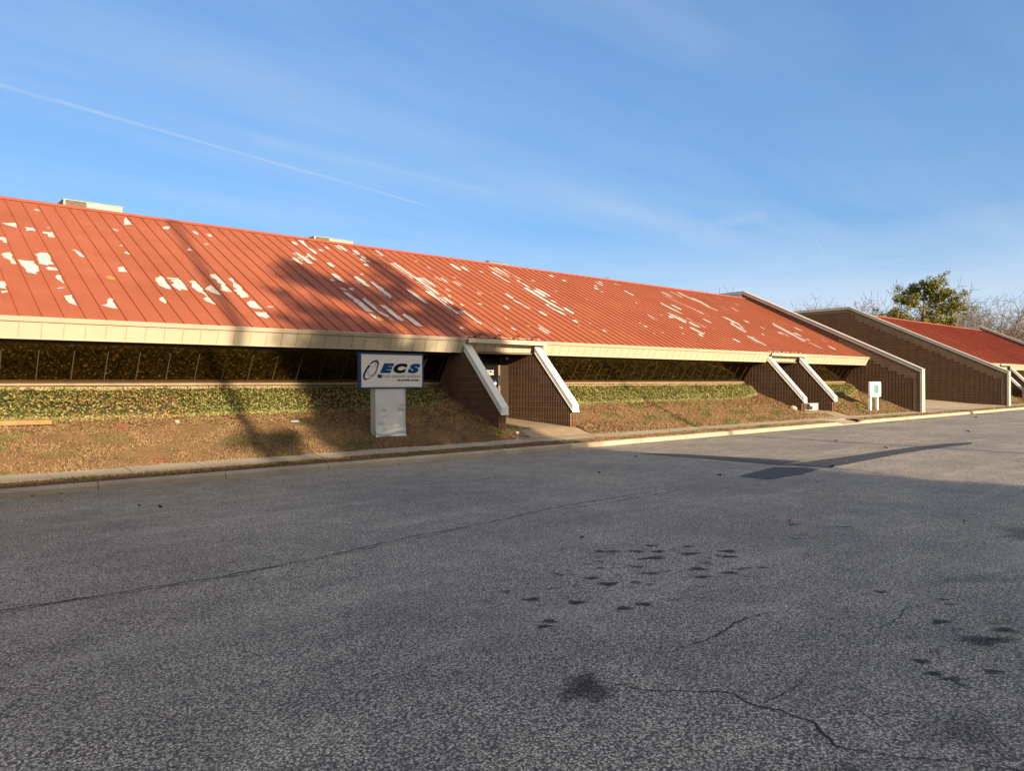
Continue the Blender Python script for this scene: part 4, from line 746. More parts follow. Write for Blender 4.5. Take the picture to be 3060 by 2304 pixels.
# ------------------------------------------------------------------ the blue-framed sign on its dented pedestal
sg = thing('roadside_sign', (10.2, 16.5, gz(16.4)), 'blue framed white company sign on a dented aluminium pedestal', 'sign')
SX0, SX1, SZ0, SZ1, SY = 9.315, 11.215, 1.685, 2.595, 16.30
fr = MB()
for b in ((SX0, SX1, SY, SY+.13, SZ1-.04, SZ1), (SX0, SX1, SY, SY+.13, SZ0, SZ0+.04), (SX0, SX0+.035, SY, SY+.13, SZ0+.04, SZ1-.04), (SX1-.035, SX1, SY, SY+.13, SZ0+.04, SZ1-.04)): fr.box(*b)
obj('sign_frame', fr, 'signblue', sg, bevel=.004)
fc = obj('sign_face', MB().box(SX0+.03, SX1-.03, SY+.012, SY+.12, SZ0+.035, SZ1-.035), 'signface', sg)
W_, H_ = SX1-SX0, SZ1-SZ0
U = lambda u: SX0+u; Vv = lambda v: SZ1-v                    # metres from the panel's top-left corner
YT = SY+.0095
e = MB()
for ch, a, b in (('E', .57, 1.005), ('C', .965, 1.415), ('S', 1.40, 1.815)):
    v, f = text_flat(ch, .28, .055); put_text(e, ch, U(a-.014), U(b+.014), Vv(.525), Vv(.248), YT+.0015, 0, shear=.28, off=.095)
obj('letter_outline', e, 'paleblue', fc)
e = MB(); put_text(e, 'E', U(.57), U(1.005), Vv(.513), Vv(.26), YT, 0, shear=.28, off=.085); put_text(e, 'S', U(1.40), U(1.815), Vv(.516), Vv(.256), YT, 0, shear=.28, off=.085)
put_text(e, 'C', U(.965), U(1.415), Vv(.516), Vv(.256), YT, 1, shear=.28, off=.085)
obj('large_letters', e, ['ecsblue', 'black'], fc)
e = MB(); e.box(U(.505), U(.628), YT+.001, YT+.002, Vv(.638), Vv(.548), 0)
put_text(e, 'en', U(.515), U(.618), Vv(.622), Vv(.562), YT, 3, shear=.25, off=.03)
put_text(e, 'route computer solutions', U(.630), U(1.802), Vv(.652), Vv(.541), YT+.001, 1, shear=.22, off=.06)
put_text(e, 'route computer solutions', U(.638), U(1.794), Vv(.643), Vv(.550), YT, 2, shear=.22, off=.004)
put_text(e, 'we provide success', U(1.08), U(1.76), Vv(.735), Vv(.655), YT, 0, shear=.22, off=.045)
obj('small_letters', e, ['navy', 'greyvinyl', 'white', 'ecsblue'], fc)
# the orbit emblem
def ring(mb, cx, cz, a, b, tilt, w0, w1, a0, a1, y, mi, ph=0.):
    P = []; n = 48
    for i in range(n+1):
        t = a0+(a1-a0)*i/n; w = w0+(w1-w0)*(.5-.5*math.cos(t-ph))
        for k in (1, 1-w): P.append((cx+a*k*math.cos(t)*math.cos(tilt)-b*(k if k == 1 else 1-w*1.15)*math.sin(t)*math.sin(tilt), y, cz+a*k*math.cos(t)*math.sin(tilt)+b*(k if k == 1 else 1-w*1.15)*math.sin(t)*math.cos(tilt)))
    mb.add(P, [(2*i, 2*i+1, 2*i+3, 2*i+2) for i in range(n)], mi)
lg = MB(); cx, cz = U(.315), Vv(.435)
ring(lg, cx+.03, cz+.005, .175, .150, 1.2, .06, .06, 0, 6.283, YT+.001, 1)
ring(lg, cx+.045, cz+.005, .140, .115, 1.2, .05, .05, 0, 6.283, YT+.001, 1)
ring(lg, cx, cz, .315, .135, .86, .08, .34, -.02, 2.9, YT+.0005, 0, 3.1+1.5)
ring(lg, cx, cz, .315, .135, .86, .08, .34, 2.9, 6.2, YT, 0, 4.4)
pl_ = [(.265, .318), (.30, .300), (.345, .298), (.40, .262), (.445, .232), (.452, .245), (.42, .282), (.445, .275), (.452, .283), (.425, .305), (.435, .318), (.425, .322), (.395, .315), (.36, .325), (.375, .355), (.362, .352), (.325, .328), (.28, .330)]
lg.add([(U(a-.01), YT-.0005, Vv(b-.01)) for a, b in pl_], tessellate_polygon([[Vector((a, b, 0)) for a, b in pl_]]), 2)
pc = (sum(a for a, b in pl_)/len(pl_), sum(b for a, b in pl_)/len(pl_))
lg.add([(U(pc[0]+(a-pc[0])*1.14-.01), YT+.0002, Vv(pc[1]+(b-pc[1])*1.22-.01)) for a, b in pl_], tessellate_polygon([[Vector((a, b, 0)) for a, b in pl_]]), 1)
obj('emblem', lg, ['navy', 'greyvinyl', 'white'], fc, fix=False)
# pedestal: folded sheet with dents and a crumpled foot
pd = MB(); x0, x1, y0, y1, z0, z1 = 9.76, 10.66, 16.345, 16.56, .40, 1.686
nx, nz = 36, 48
dents = [(10.02, 1.08, .06, .014), (10.52, 1.10, .08, .03), (10.04, .93, .05, .010), (9.93, .73, .06, .014), (10.56, 1.22, .05, .016), (10.22, .66, .10, .015)]
def pf(u, w):
    x = x0+(x1-x0)*u; z = z0+(z1-z0)*w; y = y0
    for dx, dz, r, k in dents: y += k*math.exp(-(((x-dx)/r)**2+((z-dz)/(r*.8))**2))
    y += .006*wob(x*3, z*3)
    if z < .74: t = (.74-z)/.3; y += .018*t*math.sin(z*42+1.5*math.sin(x*7))*(.5+.5*u) - .03*t
    z += .05*max(0, 1-w*6)*wob(x*5, 2.)
    if u < .045 or u > .955: y -= .018
    return (x, y, z)
for j in range(nz+1):
    for i in range(nx+1): pd.v.append(pf(i/nx, j/nz))
for j in range(nz):
    for i in range(nx): a = j*(nx+1)+i; pd.f.append((a, a+1, a+nx+2, a+nx+1)); pd.m.append(0)
obj('pedestal_front', pd, 'alum', sg, smooth=True, fix=False)
ps = MB(); ps.px([(16.34, z0), (16.34, z1), (y1, z1), (y1, z0)], x0-.002, x0+.012); ps.px([(16.34, z0), (16.34, z1), (y1, z1), (y1, z0)], x1-.012, x1+.002)
ps.box(x0+.012, x1-.012, y1-.012, y1, z0, z1)
for k in (.05, .105): ps.box(x0-.006, x0-.001, 16.34+k, 16.355+k, z0, z1)
obj('pedestal', ps, 'alum', sg)

# ------------------------------------------------------------------ white sign on posts, and the one past the farther building
def post_sign(x, y, w, h, zb, zt, label, panelmat, postmat, text):
    t = thing('post_sign', (x+w/2, y, gz(y)), label, 'sign')
    r = .06; P = []
    for cx, cz, a in ((x+w-r, zt-r, 0), (x+r, zt-r, 90), (x+r, zb+r, 180), (x+w-r, zb+r, 270)):
        for k in range(5): q = math.radians(a+k*22.5); P.append((cx+r*math.cos(q), cz+r*math.sin(q)))
    obj('panel', MB().py(P, y, y+.10), panelmat, t, bevel=.012)
    for px in (x+.06, x+.06+w*.63): obj('post', MB().box(px, px+.15, y+.02, y+.13, gz(y)-.2, zb+.05), postmat, t)
    if text:
        a, b, c, d = x+w*.34, x+w*.72, zb+h*.24, zb+h*.80
        o = obj('notice', MB().box(a, b, y-.004, y+.001, c, d), 'teal', t)
        l = MB(); rr = random.Random(5); z = d-.03
        while z > c+.05:
            hh = rr.choice((.018, .026, .034)); u = a+.05*w; l.box(a+.04, b-rr.uniform(.03, .22), y-.007, y-.0045, z-hh, z); z -= hh+.016
        obj('notice_text', l, 'tealtext', o)
    return t
post_sign(38.25, 16.05, 1.3, .77, 1.06, 1.83, 'white post sign with teal notice on the grass by the end wall', 'white', 'white', True)
q = thing('post_sign', (66.4, 16.2, gz(16.2)), 'sign with brown posts in front of the farther building', 'sign')
for px in (65.3, 67.9): obj('post', MB().box(px, px+.28, 16.15, 16.30, .2, 1.40), 'post', q)
obj('panel', MB().box(65.72, 68.9, 16.12, 16.149, .78, 1.62), 'white', q, bevel=.01)

# ------------------------------------------------------------------ small things lying about
wd = MB().prism([(-1.2, 18.02, 1.03), (-1.2, 18.16, 1.03), (-1.2, 18.16, 1.12), (-1.2, 18.02, 1.12)], [(2.93, 17.62, 1.00), (2.96, 17.76, 1.02), (2.96, 17.76, 1.11), (2.93, 17.62, 1.09)])
tag(obj('timber_beam', wd, 'wood', bevel=.006), 'yellowish timber beam lying at the foot of the ivy', 'timber')
def rock(x, y, z, r, label, mat='rock', name='rock', cat='rock', flat=.75):
    m = MB().ball((x, y, z), (r, r*.9, r*flat), 9, 6); m.v = [tuple(c+r*.28*wob(a[0]*7/r*.1+i, a[1]*7/r*.1+a[2]*3/r*.1) for i, c in enumerate(a)) for a in m.v]
    tag(obj(name, m, mat), label, cat)
rock(31.55, 16.62, .66, .17, 'pinkish rock beside the second porch wall')
rock(14.32, 16.05, .36, .05, 'small pale stone at the foot of the first porch wall', 'card', 'stone', 'stone')
rock(5.35, 17.55, .97, .06, 'pale stone on the bank just below the ivy', 'walk', 'stone', 'stone')
for i, (x, y, s, l) in enumerate(((4.20, 17.42, .15, 'flat red flake on the sunny bank below the ivy'), (4.5, 15.80, .13, 'flat red flake at the edge of the pavement'))):
    n = [(x+s*r*math.cos(a), y+s*.75*r*math.sin(a)) for a, r in ((0, 1), (.7, .8), (1.6, 1), (2.5, .9), (3.4, 1), (4.3, .7), (5.3, 1.05))]
    z = gz(y)+.03; tag(obj('roof_flake', MB().prism([(a, b, z+(b-y)*.4) for a, b in n], [(a, b, z+.014+(b-y)*.4+.02*math.sin(a*30)) for a, b in n]), 'chip'), l, 'debris')
fl = [(8.05, 17.3, .12)]
for x, y, s in fl: tag(obj('metal_scrap', MB().prism([(x-s, y-.05, gz(y)+.03), (x+s, y-.03, gz(y)+.03), (x+s*.8, y+.06, gz(y)+.07), (x-s*.7, y+.07, gz(y)+.06)], [(x-s, y-.05, gz(y)+.036), (x+s, y-.03, gz(y)+.036), (x+s*.8, y+.06, gz(y)+.076), (x-s*.7, y+.07, gz(y)+.066)]), 'paragrey'), 'grey metal scrap in the tree shadow on the bank', 'debris')
# torn white carton in the second porch
cb = thing('carton', (35.0-.15, 17.3, .46), 'torn white carton lying open against the second porch', 'box')
zc = interp(RAMP, 17.4)
cx = 34.83-.62
c_ = MB()
X0, X1, Y0, Y1, Z1 = 33.75, 34.62, 17.0, 17.45, zc+.30
b_ = MB().box(X0+.38, X1, Y0, Y0+.012, zc, Z1).box(X0, X1, Y1, Y1+.012, zc, Z1).box(X1, X1+.012, Y0, Y1+.012, zc, Z1).box(X0, X1, Y0, Y1, zc+.002, zc+.014)
obj('carton_body', b_, 'card', cb)
obj('lid_flap', MB().prism([(X0+.02, Y0-.02, Z1+.003), (X1+.012, Y0-.02, Z1+.003), (X1+.012, Y1+.012, Z1+.003), (X0+.02, Y1+.012, Z1+.003)], [(X0, Y0-.02, Z1+.015), (X1+.012, Y0-.02, Z1+.015), (X1+.012, Y1+.012, Z1+.015), (X0, Y1+.012, Z1+.015)]).prism([(X0+.03, Y0-.021, Z1), (X0+.32, Y0-.021, Z1), (X0+.24, Y0-.03, Z1-.10), (X0+.12, Y0-.03, Z1-.10)], [(X0+.03, Y0-.012, Z1), (X0+.32, Y0-.012, Z1), (X0+.24, Y0-.02, Z1-.10), (X0+.12, Y0-.02, Z1-.10)]), 'card', cb)
obj('carton_print', MB().box(X0+.55, X0+.62, Y0-.004, Y0-.001, zc+.10, zc+.2).box(X0+.72, X0+.80, Y0-.004, Y0-.001, zc+.08, zc+.22), 'greyvinyl', cb)

def leaf(x, y, s, col, lift, label):
    a = random.uniform(0, 6.28); P = []
    out = [(0, 1.1), (.35, .5), (.85, .55), (.6, 0), (.8, -.45), (.3, -.5), (0, -1.0), (-.3, -.5), (-.8, -.4), (-.6, .05), (-.85, .5), (-.35, .45)]
    P = [(x+s*(u*math.cos(a)-v*math.sin(a)), y+s*(u*math.sin(a)+v*math.cos(a)), .010+lift*s*(abs(u)*.8+max(0, v)*.5)) for u, v in out]+[(x, y, .012)]
    n = len(out); o = raw('fallen_leaf', P, [(i, (i+1) % n, n) for i in range(n)], 'litter', [col]*len(P))
    tag(o, label, 'leaf', 'single leaves lying on the road')
RED, DRK, BRN = (.20, .035, .02), (.035, .022, .016), (.12, .06, .03)
for x, y, s, c, u, l in ((3.04, 11.75, .05, DRK, 1.2, 'dark upright leaf on the road, left one of a close pair'), (3.23, 11.38, .055, DRK, 1.6, 'dark upright leaf on the road, right one of a close pair'),
    (2.06, 14.02, .08, RED, .6, 'dark red leaf against the kerb, nearer the left edge'), (2.45, 14.05, .06, (.10, .03, .02), .6, 'maroon leaf against the kerb, just right of a redder one'),
    (6.16, 5.8, .06, RED, .9, 'dark red leaf just beyond the cluster of oil spots'), (8.85, 4.73, .075, (.30, .06, .03), .5, 'orange red leaf lying flat on the shaded road'),
    (10.39, 3.21, .06, DRK, 1., 'black crumpled leaf on the shaded road toward the right edge'), (15.13, 7.15, .13, DRK, 1., 'large dark leaf where the two asphalt patches meet'),
    (12.25, 7.95, .09, (.07, .03, .02), 1., 'brown leaf at the left tip of the dark asphalt patch'), (10.94, 9.84, .08, DRK, .9, 'dark leaf on the shaded road left of the asphalt patches'),
    (16.6, 7.5, .07, (.40, .12, .06), .3, 'small orange leaf lying on the asphalt patch'), (22.1, 10.3, .12, BRN, .7, 'brown leaf on sunlit road beyond the trench patch'),
    (20.6, 8.25, .13, BRN, .8, 'curled brown leaf beside the far edge of the long patch'), (30.2, 7.3, .16, BRN, .9, 'brown curled leaf near the right edge on sunlit road'),
    (29.5, 9.0, .13, DRK, .8, 'dark leaf on the sunlit road beyond the crack'), (41.5, 12.3, .16, DRK, .9, 'dark leaf in the far pole shadow on the road'),
    (14.0, 11.4, .1, BRN, .6, 'tan leaf on the road near the upper end of the trench patch'), (8.9, 13.9, .06, BRN, .7, 'brown leaf by the kerb in front of the sign')): leaf(x, y, s*.62, c, u, l)

# ------------------------------------------------------------------ trees
def grow(rr, trunk, crown, p, d, length, rad, lvl, maxl, spread, gnarl, up, tips, nside=4):
    n = 4 if lvl < 2 else 3
    pts = [p.copy()]; rads = [rad]; q = p.copy(); dd = d.copy()
    for i in range(n):
        dd = (dd+Vector((rr.gauss(0, gnarl), rr.gauss(0, gnarl), rr.gauss(0, gnarl)+up))).normalized()
        q = q+dd*(length/n); pts.append(q.copy()); rads.append(max(.017, rad*(1-.45*(i+1)/n)))
    (trunk if lvl < 2 else crown).tube(pts, rads, 6 if lvl < 1 else (4 if lvl < 3 else 3), 0, cap=False)
    if lvl >= maxl: tips.append((pts[-1], dd.copy())); return
    k = rr.choice((2, 3, 3)) if lvl else rr.choice((3, 4))
    for i in range(k):
        a = rr.uniform(0, 6.28); side = dd.cross(Vector((math.cos(a), math.sin(a), rr.uniform(-.3, .6)))).normalized()
        nd_ = (dd*(1-spread*rr.uniform(.5, 1))+side*spread*rr.uniform(.7, 1.2)).normalized()
        j = rr.choice((2, 3, n)) if n > 2 else n; base = pts[min(j, n)]
        grow(rr, trunk, crown, base, nd_, length*rr.uniform(.62, .86), rads[min(j, n)]*.72, lvl+1, maxl, spread, gnarl, up, tips)
    if lvl: grow(rr, trunk, crown, pts[-1], dd, length*rr.uniform(.6, .8), rads[-1]*.9, lvl+1, maxl, spread, gnarl, up, tips)
def bare_tree(seed, h):
    rr = random.Random(seed); tr, cr, tips = MB(), MB(), []
    grow(rr, tr, cr, Vector((0, 0, -.5)), Vector((0, 0, 1)), h*.30, h*.024, 0, 5, .78, .13, .035, tips)
    mz = max(v[2] for v in cr.v); k = h/mz
    for m in (tr, cr): m.v = [(x*k, y*k, z*k) for x, y, z in m.v]
    e = thing('bare_tree', (0, 0, 0), 'bare', 'tree', 'bare winter trees beyond the buildings')
    t = obj('trunk', tr, 'bark', e, fix=False); c = obj('crown', cr, 'twig', e, fix=False)
    return e
PROTO = [bare_tree(s, 16.) for s in (3, 8, 21, 34, 55)]
BT = [(83.8, 60, 14.6, 0, 'bare treetop just showing above the red ridge, leftmost'), (88.2, 60, 15.2, 1, 'bare treetop above the red ridge, second from the left'), (93.2, 60, 15.1, 2, 'bare treetop above the red ridge next to the grey parapet'),
    (107.5, 60, 14.6, 3, 'bare twigs peeping over the sloping end wall'), (111.8, 60, 14.8, 4, 'bare crown above the near gable where the farther roofline begins'),
    (126.5, 60, 16.6, 0, 'slim bare tree above the flat top of the farther gable'), (131.5, 62, 17.3, 2, 'wispy bare tree just left of the farther gable peak'), (138.0, 60, 17.3, 1, 'bare tree right behind the farther gable peak'), (145., 60, 16.6, 3, 'thin bare tree between the farther gable peak and the lone slender one'), (150.7, 60, 18.6, 4, 'slender bare tree standing alone left of the pine'),
    (163, 60, 22.0, 3, 'bare branches showing behind the left side of the pine'), (183.2, 60, 24.6, 1, 'tall bare tree rising behind the pine'), (196., 58, 24.0, 2, 'leaning bare tree with long limbs right of the pine'),
    (186., 50, 20.0, 0, 'broad bare tree above the right end of the far roof'), (177., 52, 17.6, 4, 'dense low bare tree between the pine and the far gable'), (190.5, 50, 19.2, 3, 'bare tree in the wood behind the far gable coping'), (200.5, 50, 18.3, 2, 'bare tree at the right edge of the picture'),
    (194., 46, 16.0, 1, 'shorter bare tree filling the wood near the right edge'), (181., 47, 15.2, 2, 'low bare tree right above the far gable peak'), (206., 56, 20.0, 4, 'bare tree deep in the wood at the right'), (213., 62, 21.5, 0, 'tall bare tree deep in the wood behind the others'), (170., 56, 16.5, 1, 'low bare tree hidden behind the foot of the pine'), (203., 46, 15.0, 3, 'low twiggy tree in front of the wood at the right edge'), (175, 62, 19., 0, 'bare tree behind the right half of the pine'), (221, 58, 20, 1, 'bare tree farthest right in the wood'),
    (198., 64, 21.5, 3, 'bare tree behind the leaning long limbed one'), (209., 48, 16.5, 0, 'bushy bare tree low at the right edge')]
for i, (x, y, h, k, l) in enumerate(BT):
    o = dup(PROTO[k]); o.location = (x, y, 0); o.scale = ((h/16.)*1.05,)*2+(h/16.,); o.rotation_euler.z = i*2.4; o['label'] = l
for e in PROTO:
    for c in list(e.children): bpy.data.objects.remove(c)
    bpy.data.objects.remove(e)

def needles(clumps, seed, per=70, size=.34, tone=1.):
    rr = np.random.default_rng(seed); V, C = [], []
    for cx, cy, cz, r in clumps:
        n = int(per*(r/.6)**2); d = rr.normal(size=(n, 3)); d /= np.linalg.norm(d, axis=1)[:, None]; d[:, 2] = d[:, 2]*.75+.15
        p = np.array([cx, cy, cz])+d*(r*rr.uniform(.25, 1.0, (n, 1))); t = d+rr.normal(scale=.5, size=(n, 3)); t /= np.linalg.norm(t, axis=1)[:, None]
        s = np.cross(t, rr.normal(size=(n, 3))); s /= np.linalg.norm(s, axis=1)[:, None]
        ln = size*rr.uniform(.6, 1.2, (n, 1)); w = ln*.20
        V.append(np.stack([p-s*w, p+s*w, p+t*ln+s*w*.6, p+t*ln-s*w*.6], 1))
        k = rr.uniform(0, 1, (n, 1)); c = np.array([.060, .085, .022])*(1-k)+np.array([.26, .235, .05])*k
        C.append(np.repeat(c*rr.uniform(.7, 1.2, (n, 1))*tone, 4, 0))
    V = np.concatenate(V).reshape(-1, 3); return V, np.arange(len(V)).reshape(-1, 4), np.concatenate(C)
def pine(at, label, trunk_h, rad, limbs, seed, clump_r=(.5, .9), fill=None, group=None, per=70, lean=0., size=.34, trunk_top=None):
    rr = random.Random(seed); e = thing('pine_tree', at, label, 'tree', group); tb = MB(); cl = []
    ax = [Vector((at[0]+lean*t*t, at[1]+.15*math.sin(t*5), at[2]-.3+(trunk_h+.3)*t)) for t in np.linspace(0, 1, 9)]
    tb.tube(ax, [rad*(1-.72*t) for t in np.linspace(0, 1, 9)], 8)
    for z, reach, ang, rise in limbs:
        t = z/trunk_h; b = ax[0].lerp(ax[-1], t); d = Vector((math.cos(ang), math.sin(ang), rise)); pts = [b]
        for i in range(4): pts.append(pts[-1]+Vector((d.x, d.y, d.z*(.4+.3*i)))*(reach/4)+Vector((rr.gauss(0, .12), rr.gauss(0, .12), 0)))
        tb.tube(pts, [rad*.36*(1-.2*i) for i in range(5)], 5)
        for i, p in enumerate(pts[1:]):
            for k in range(2+2*i): r = rr.uniform(*clump_r); cl.append((p.x+rr.gauss(0, .28*reach*.5), p.y+rr.gauss(0, .28*reach*.5), p.z+rr.gauss(.25, .30), r))
    for c in (fill or []): cl.append(c)
    obj('trunk', tb, 'bark', e, fix=False, smooth=True)
    V, F, C = needles(cl, seed, per, size); raw('crown', V, F, 'needle', C, e)
    return e
rr = random.Random(4)
def limbset(h0, h1, n, r0, r1, rr, view=None):
    out = []
    for i in range(n):
        t = i/(n-1); out.append((h0+(h1-h0)*t, (r0+(r1-r0)*t)*rr.uniform(.75, 1.15), i*2.4+rr.uniform(-.5, .5), rr.uniform(.15, .5)))
    return out
PX, PY = 141.2, 50.
# picture-right of the pine runs along (.75,-.66) in plan
def side(u, w, z, r): return (PX+.75*u+.66*w, PY-.66*u+.75*w, z, r)
fill = []
for u, z, su, sz, n in ((.9, 18.6, 1.7, .7, 30), (-1.2, 17.6, 1.5, .8, 26), (-2.6, 15.9, 1.2, .7, 20), (1.6, 16.8, 1.6, .8, 26), (3.9, 15.8, 1.4, .9, 26), (4.9, 14.3, 1.2, .8, 20), (3.0, 13.6, 1.5, .8, 24), (-4.6, 13.6, 1.2, .55, 22), (1.2, 12.4, 1.2, .8, 18), (3.6, 11.8, 1.5, .7, 20), (-.2, 15.2, .7, .5, 8), (2.8, 10.6, 1.6, .6, 16), (5.2, 12.6, .8, .5, 8)):
    for k in range(int(n*.62)): fill.append(side(u+rr.gauss(0, su*.55), rr.gauss(0, 1.5), z+rr.gauss(0, sz*.6), rr.uniform(.36, .66)))
big = pine((PX, PY, 0), 'tall round topped pine with open gaps beyond the far red roof', 18.6, .42, [(9.5, 3.4, 3.9, .3), (10.5, 4.2, -.7, .3), (12, 4.6, 2.4, .25), (13, 4.4, -.6, .35), (14.5, 3.2, 2.2, .4), (15, 3.4, -.9, .5), (16, 2.4, 1.2, .5), (16.5, 2.4, 4., .5)], 6, (.4, .7), fill, 'pines beyond the far roof')
big.scale = (1.12, 1.12, 1.045)
f2 = [side(-8.4+rr.gauss(0, 1.6), rr.gauss(0, 1), 11.6+rr.gauss(0, .8), rr.uniform(.4, .7)) for k in range(60)]
pine(side(-8.4, 0, 0, 0)[:3], 'low dark pine just left of the tall one', 12.3, .2, [(9.5, 1.8, .5, .2), (10.4, 1.6, 3.5, .3)], 9, (.4, .6), f2, 'pines beyond the far roof')

# ------------------------------------------------------------------ across the road, behind the photographer: what casts the long shadows
ob = thing('brown_warehouse', (-10, -10, 0), 'low brown building across the road behind the photographer', 'building')
o = obj('wall', MB().px([(-3.6, -.1), (-3.6, 2.9), (-9.9, 6.4), (-28, 6.4), (-28, -.1)], -60, 12.0), 'smooth', ob)
obj('roof', MB().px([(-3.2, 2.8), (-9.95, 6.62), (-10.4, 6.62), (-10.4, 6.42), (-9.95, 6.42), (-3.2, 2.7)], -60.3, 12.25), 'roof', ob)
KX, KZ = .10, .258                                        # the sun's run: sideways and down per metre northward
def shade(u, z, r, y=-10.): return (u, y+random.uniform(-1.2, 1.2), z, r)
cl = []
for u, z, r in ((6.9, 13.6, .42), (7.4, 14.0, .5), (7.65, 13.7, .5), (7.8, 13.2, .5), (8.1, 13.0, .45), (8.5, 13.05, .45), (11.1, 15.1, .5), (10.95, 15.4, .3), (11.1, 14.4, .65), (11.15, 13.8, .65), (10.3, 13.3, .55), (10.7, 13.1, .6), (8.9, 12.7, .5), (8.6, 12.15, .6), (9.0, 11.85, .65), (9.8, 12.3, .7), (10.7, 12.5, .65), (11.2, 12.0, .6), (11.75, 11.8, .4), (6.1, 11.9, .4), (6.35, 11.6, .45), (6.6, 11.3, .5), (6.95, 11.1, .5), (7.4, 11.0, .5), (7.8, 10.9, .5), (8.2, 10.8, .5), (5.9, 10.9, .35), (5.55, 10.9, .3), (10.6, 11.6, .4), (8.7, 11.3, .45), (11.1, 10.55, .45), (11.6, 10.5, .4), (12.2, 10.45, .3), (9.6, 11.4, .45), (7.1, 12.1, .22), (8.1, 12.3, .3), (6.6, 12.9, .2), (9.4, 13.0, .3), (10.2, 14.1, .25)):
    for k in range(4): cl.append(shade(u+random.gauss(0, r*.3), z+random.gauss(0, r*.3), r*.62))
for k in range(70): cl.append(shade(random.uniform(6.3, 8.7), random.uniform(6.9, 9.6), random.uniform(.34, .5)))
for k in range(210):
    u = random.uniform(5.9, 12.6); z = random.uniform(6.0, 10.3)
    if z > 8.6 and u < 6.9 and random.random() < .6: continue
    if 8.7 < z < 9.9 and random.random() < .35: continue
    cl.append(shade(u, z, random.uniform(.34, .52)))
pine((9.3, -10, 0), 'broad pine across the road behind the photographer', 14.2, .22, [(8.5, 3., .2, .3), (9.5, 3., 3.1, .3), (11, 2.4, .1, .3), (12.5, 2.2, 3.3, .3)], 12, (.3, .5), cl, 'pines across the road', per=85, size=.30)
def high_pine(x, y, h, label, rad=.25, extra=()):
    c = list(extra); r2 = random.Random(int(x*7))
    for k in range(70): a = r2.uniform(0, 6.28); q = r2.uniform(0, 2.6); c.append((x+q*math.cos(a), y+q*math.sin(a), h-r2.uniform(0, 4.2), r2.uniform(.5, .8)))
    return pine((x, y, 0), label, h-.8, rad, [(h-4, 2, 1, .3), (h-3, 2, 4, .3)], int(x*3)+2, (.5, .7), c, 'pines across the road')
high_pine(4.15, -10., 23.5, 'tall bare stemmed pine whose trunk shades the red roof', .21, [(random.uniform(3.7, 5.0), -10+random.uniform(-.5, .5), random.uniform(6.9, 7.4), random.uniform(.2, .34)) for k in range(16)])
high_pine(44.5, -10., 23., 'tall pine far along the other side of the road', .30)
# leafy shrub at the corner of the building across the road
sh = [(12.6+random.gauss(0, .45), -8+random.gauss(0, 1.0), random.uniform(.4, 5.6), random.uniform(.25, .5)) for k in range(90)]+[(13.2+random.gauss(0, .5), -8+random.gauss(0, .8), random.uniform(.3, 3.), random.uniform(.25, .45)) for k in range(24)]
s_ = thing('evergreen_shrub', (12.8, -8, 0), 'loose evergreen shrub at the corner across the road', 'shrub')
V, F, C = needles(sh, 3, 60, .26); raw('foliage', V, F, 'needle', C, s_)
tk = MB(); tk.tube([(12.7, -8, -.2), (12.65, -8, 2.6), (12.6, -7.9, 5.2)], [.12, .08, .03], 6); obj('stem', tk, 'bark', s_)
lp = thing('street_lamp', (20.05, -10, 0), 'tall lamp post across the road behind the photographer', 'lamp')
m = MB().tube([(20.05, -10, -.1), (20.05, -10, 5), (20.05, -10, 9.4)], [.12, .10, .08], 10); obj('pole', m, 'pole', lp)
m = MB().tube([(20.05, -10, 9.35), (19.7, -10, 9.7), (19.1, -10, 9.8)], [.05, .045, .04], 8); obj('arm', m, 'pole', lp)
m = MB().box(18.6, 19.15, -10.18, -9.82, 9.70, 9.86); obj('lamp_head', m, 'pole', lp, bevel=.04)

# ------------------------------------------------------------------ sky, sun, camera
SUN_EL = math.atan(KZ/math.hypot(1, KX)); SUN_AZ = math.pi+math.atan(KX)          # clockwise from +Y
w = bpy.data.worlds.new('World'); SC.world = w; w.use_nodes = True
t = NT(w.node_tree); bg = w.node_tree.nodes['Background']
sky = w.node_tree.nodes.new('ShaderNodeTexSky'); sky.sky_type = 'NISHITA'; sky.sun_disc = False
sky.sun_elevation = SUN_EL; sky.sun_rotation = SUN_AZ; sky.air_density = 1.0; sky.dust_density = 1.0; sky.ozone_density = 1.4
d = t.nd('ShaderNodeTexCoord', out='Generated')
d = t.vmath('NORMALIZE', d)
sx = w.node_tree.nodes.new('ShaderNodeSeparateXYZ'); t.put(sx.inputs[0], d); dz = t.math('MAXIMUM', sx.outputs[2], .02)
gm = t.nd('ShaderNodeGamma', {0: sky.outputs[0], 1: .6})
sunv = (-math.sin(math.atan(KX))*math.cos(SUN_EL), -math.cos(math.atan(KX))*math.cos(SUN_EL), math.sin(SUN_EL))
c = t.mix(t.ramp(t.math('MULTIPLY_ADD', t.vmath('DOT_PRODUCT', d, sunv), .5, .5), [(.42, 0.), (.74, 1.)]), t.mix(1., gm, SKY_TINT, 'MULTIPLY'), t.mix(.72, sky.outputs[0], FILL_VEIL))
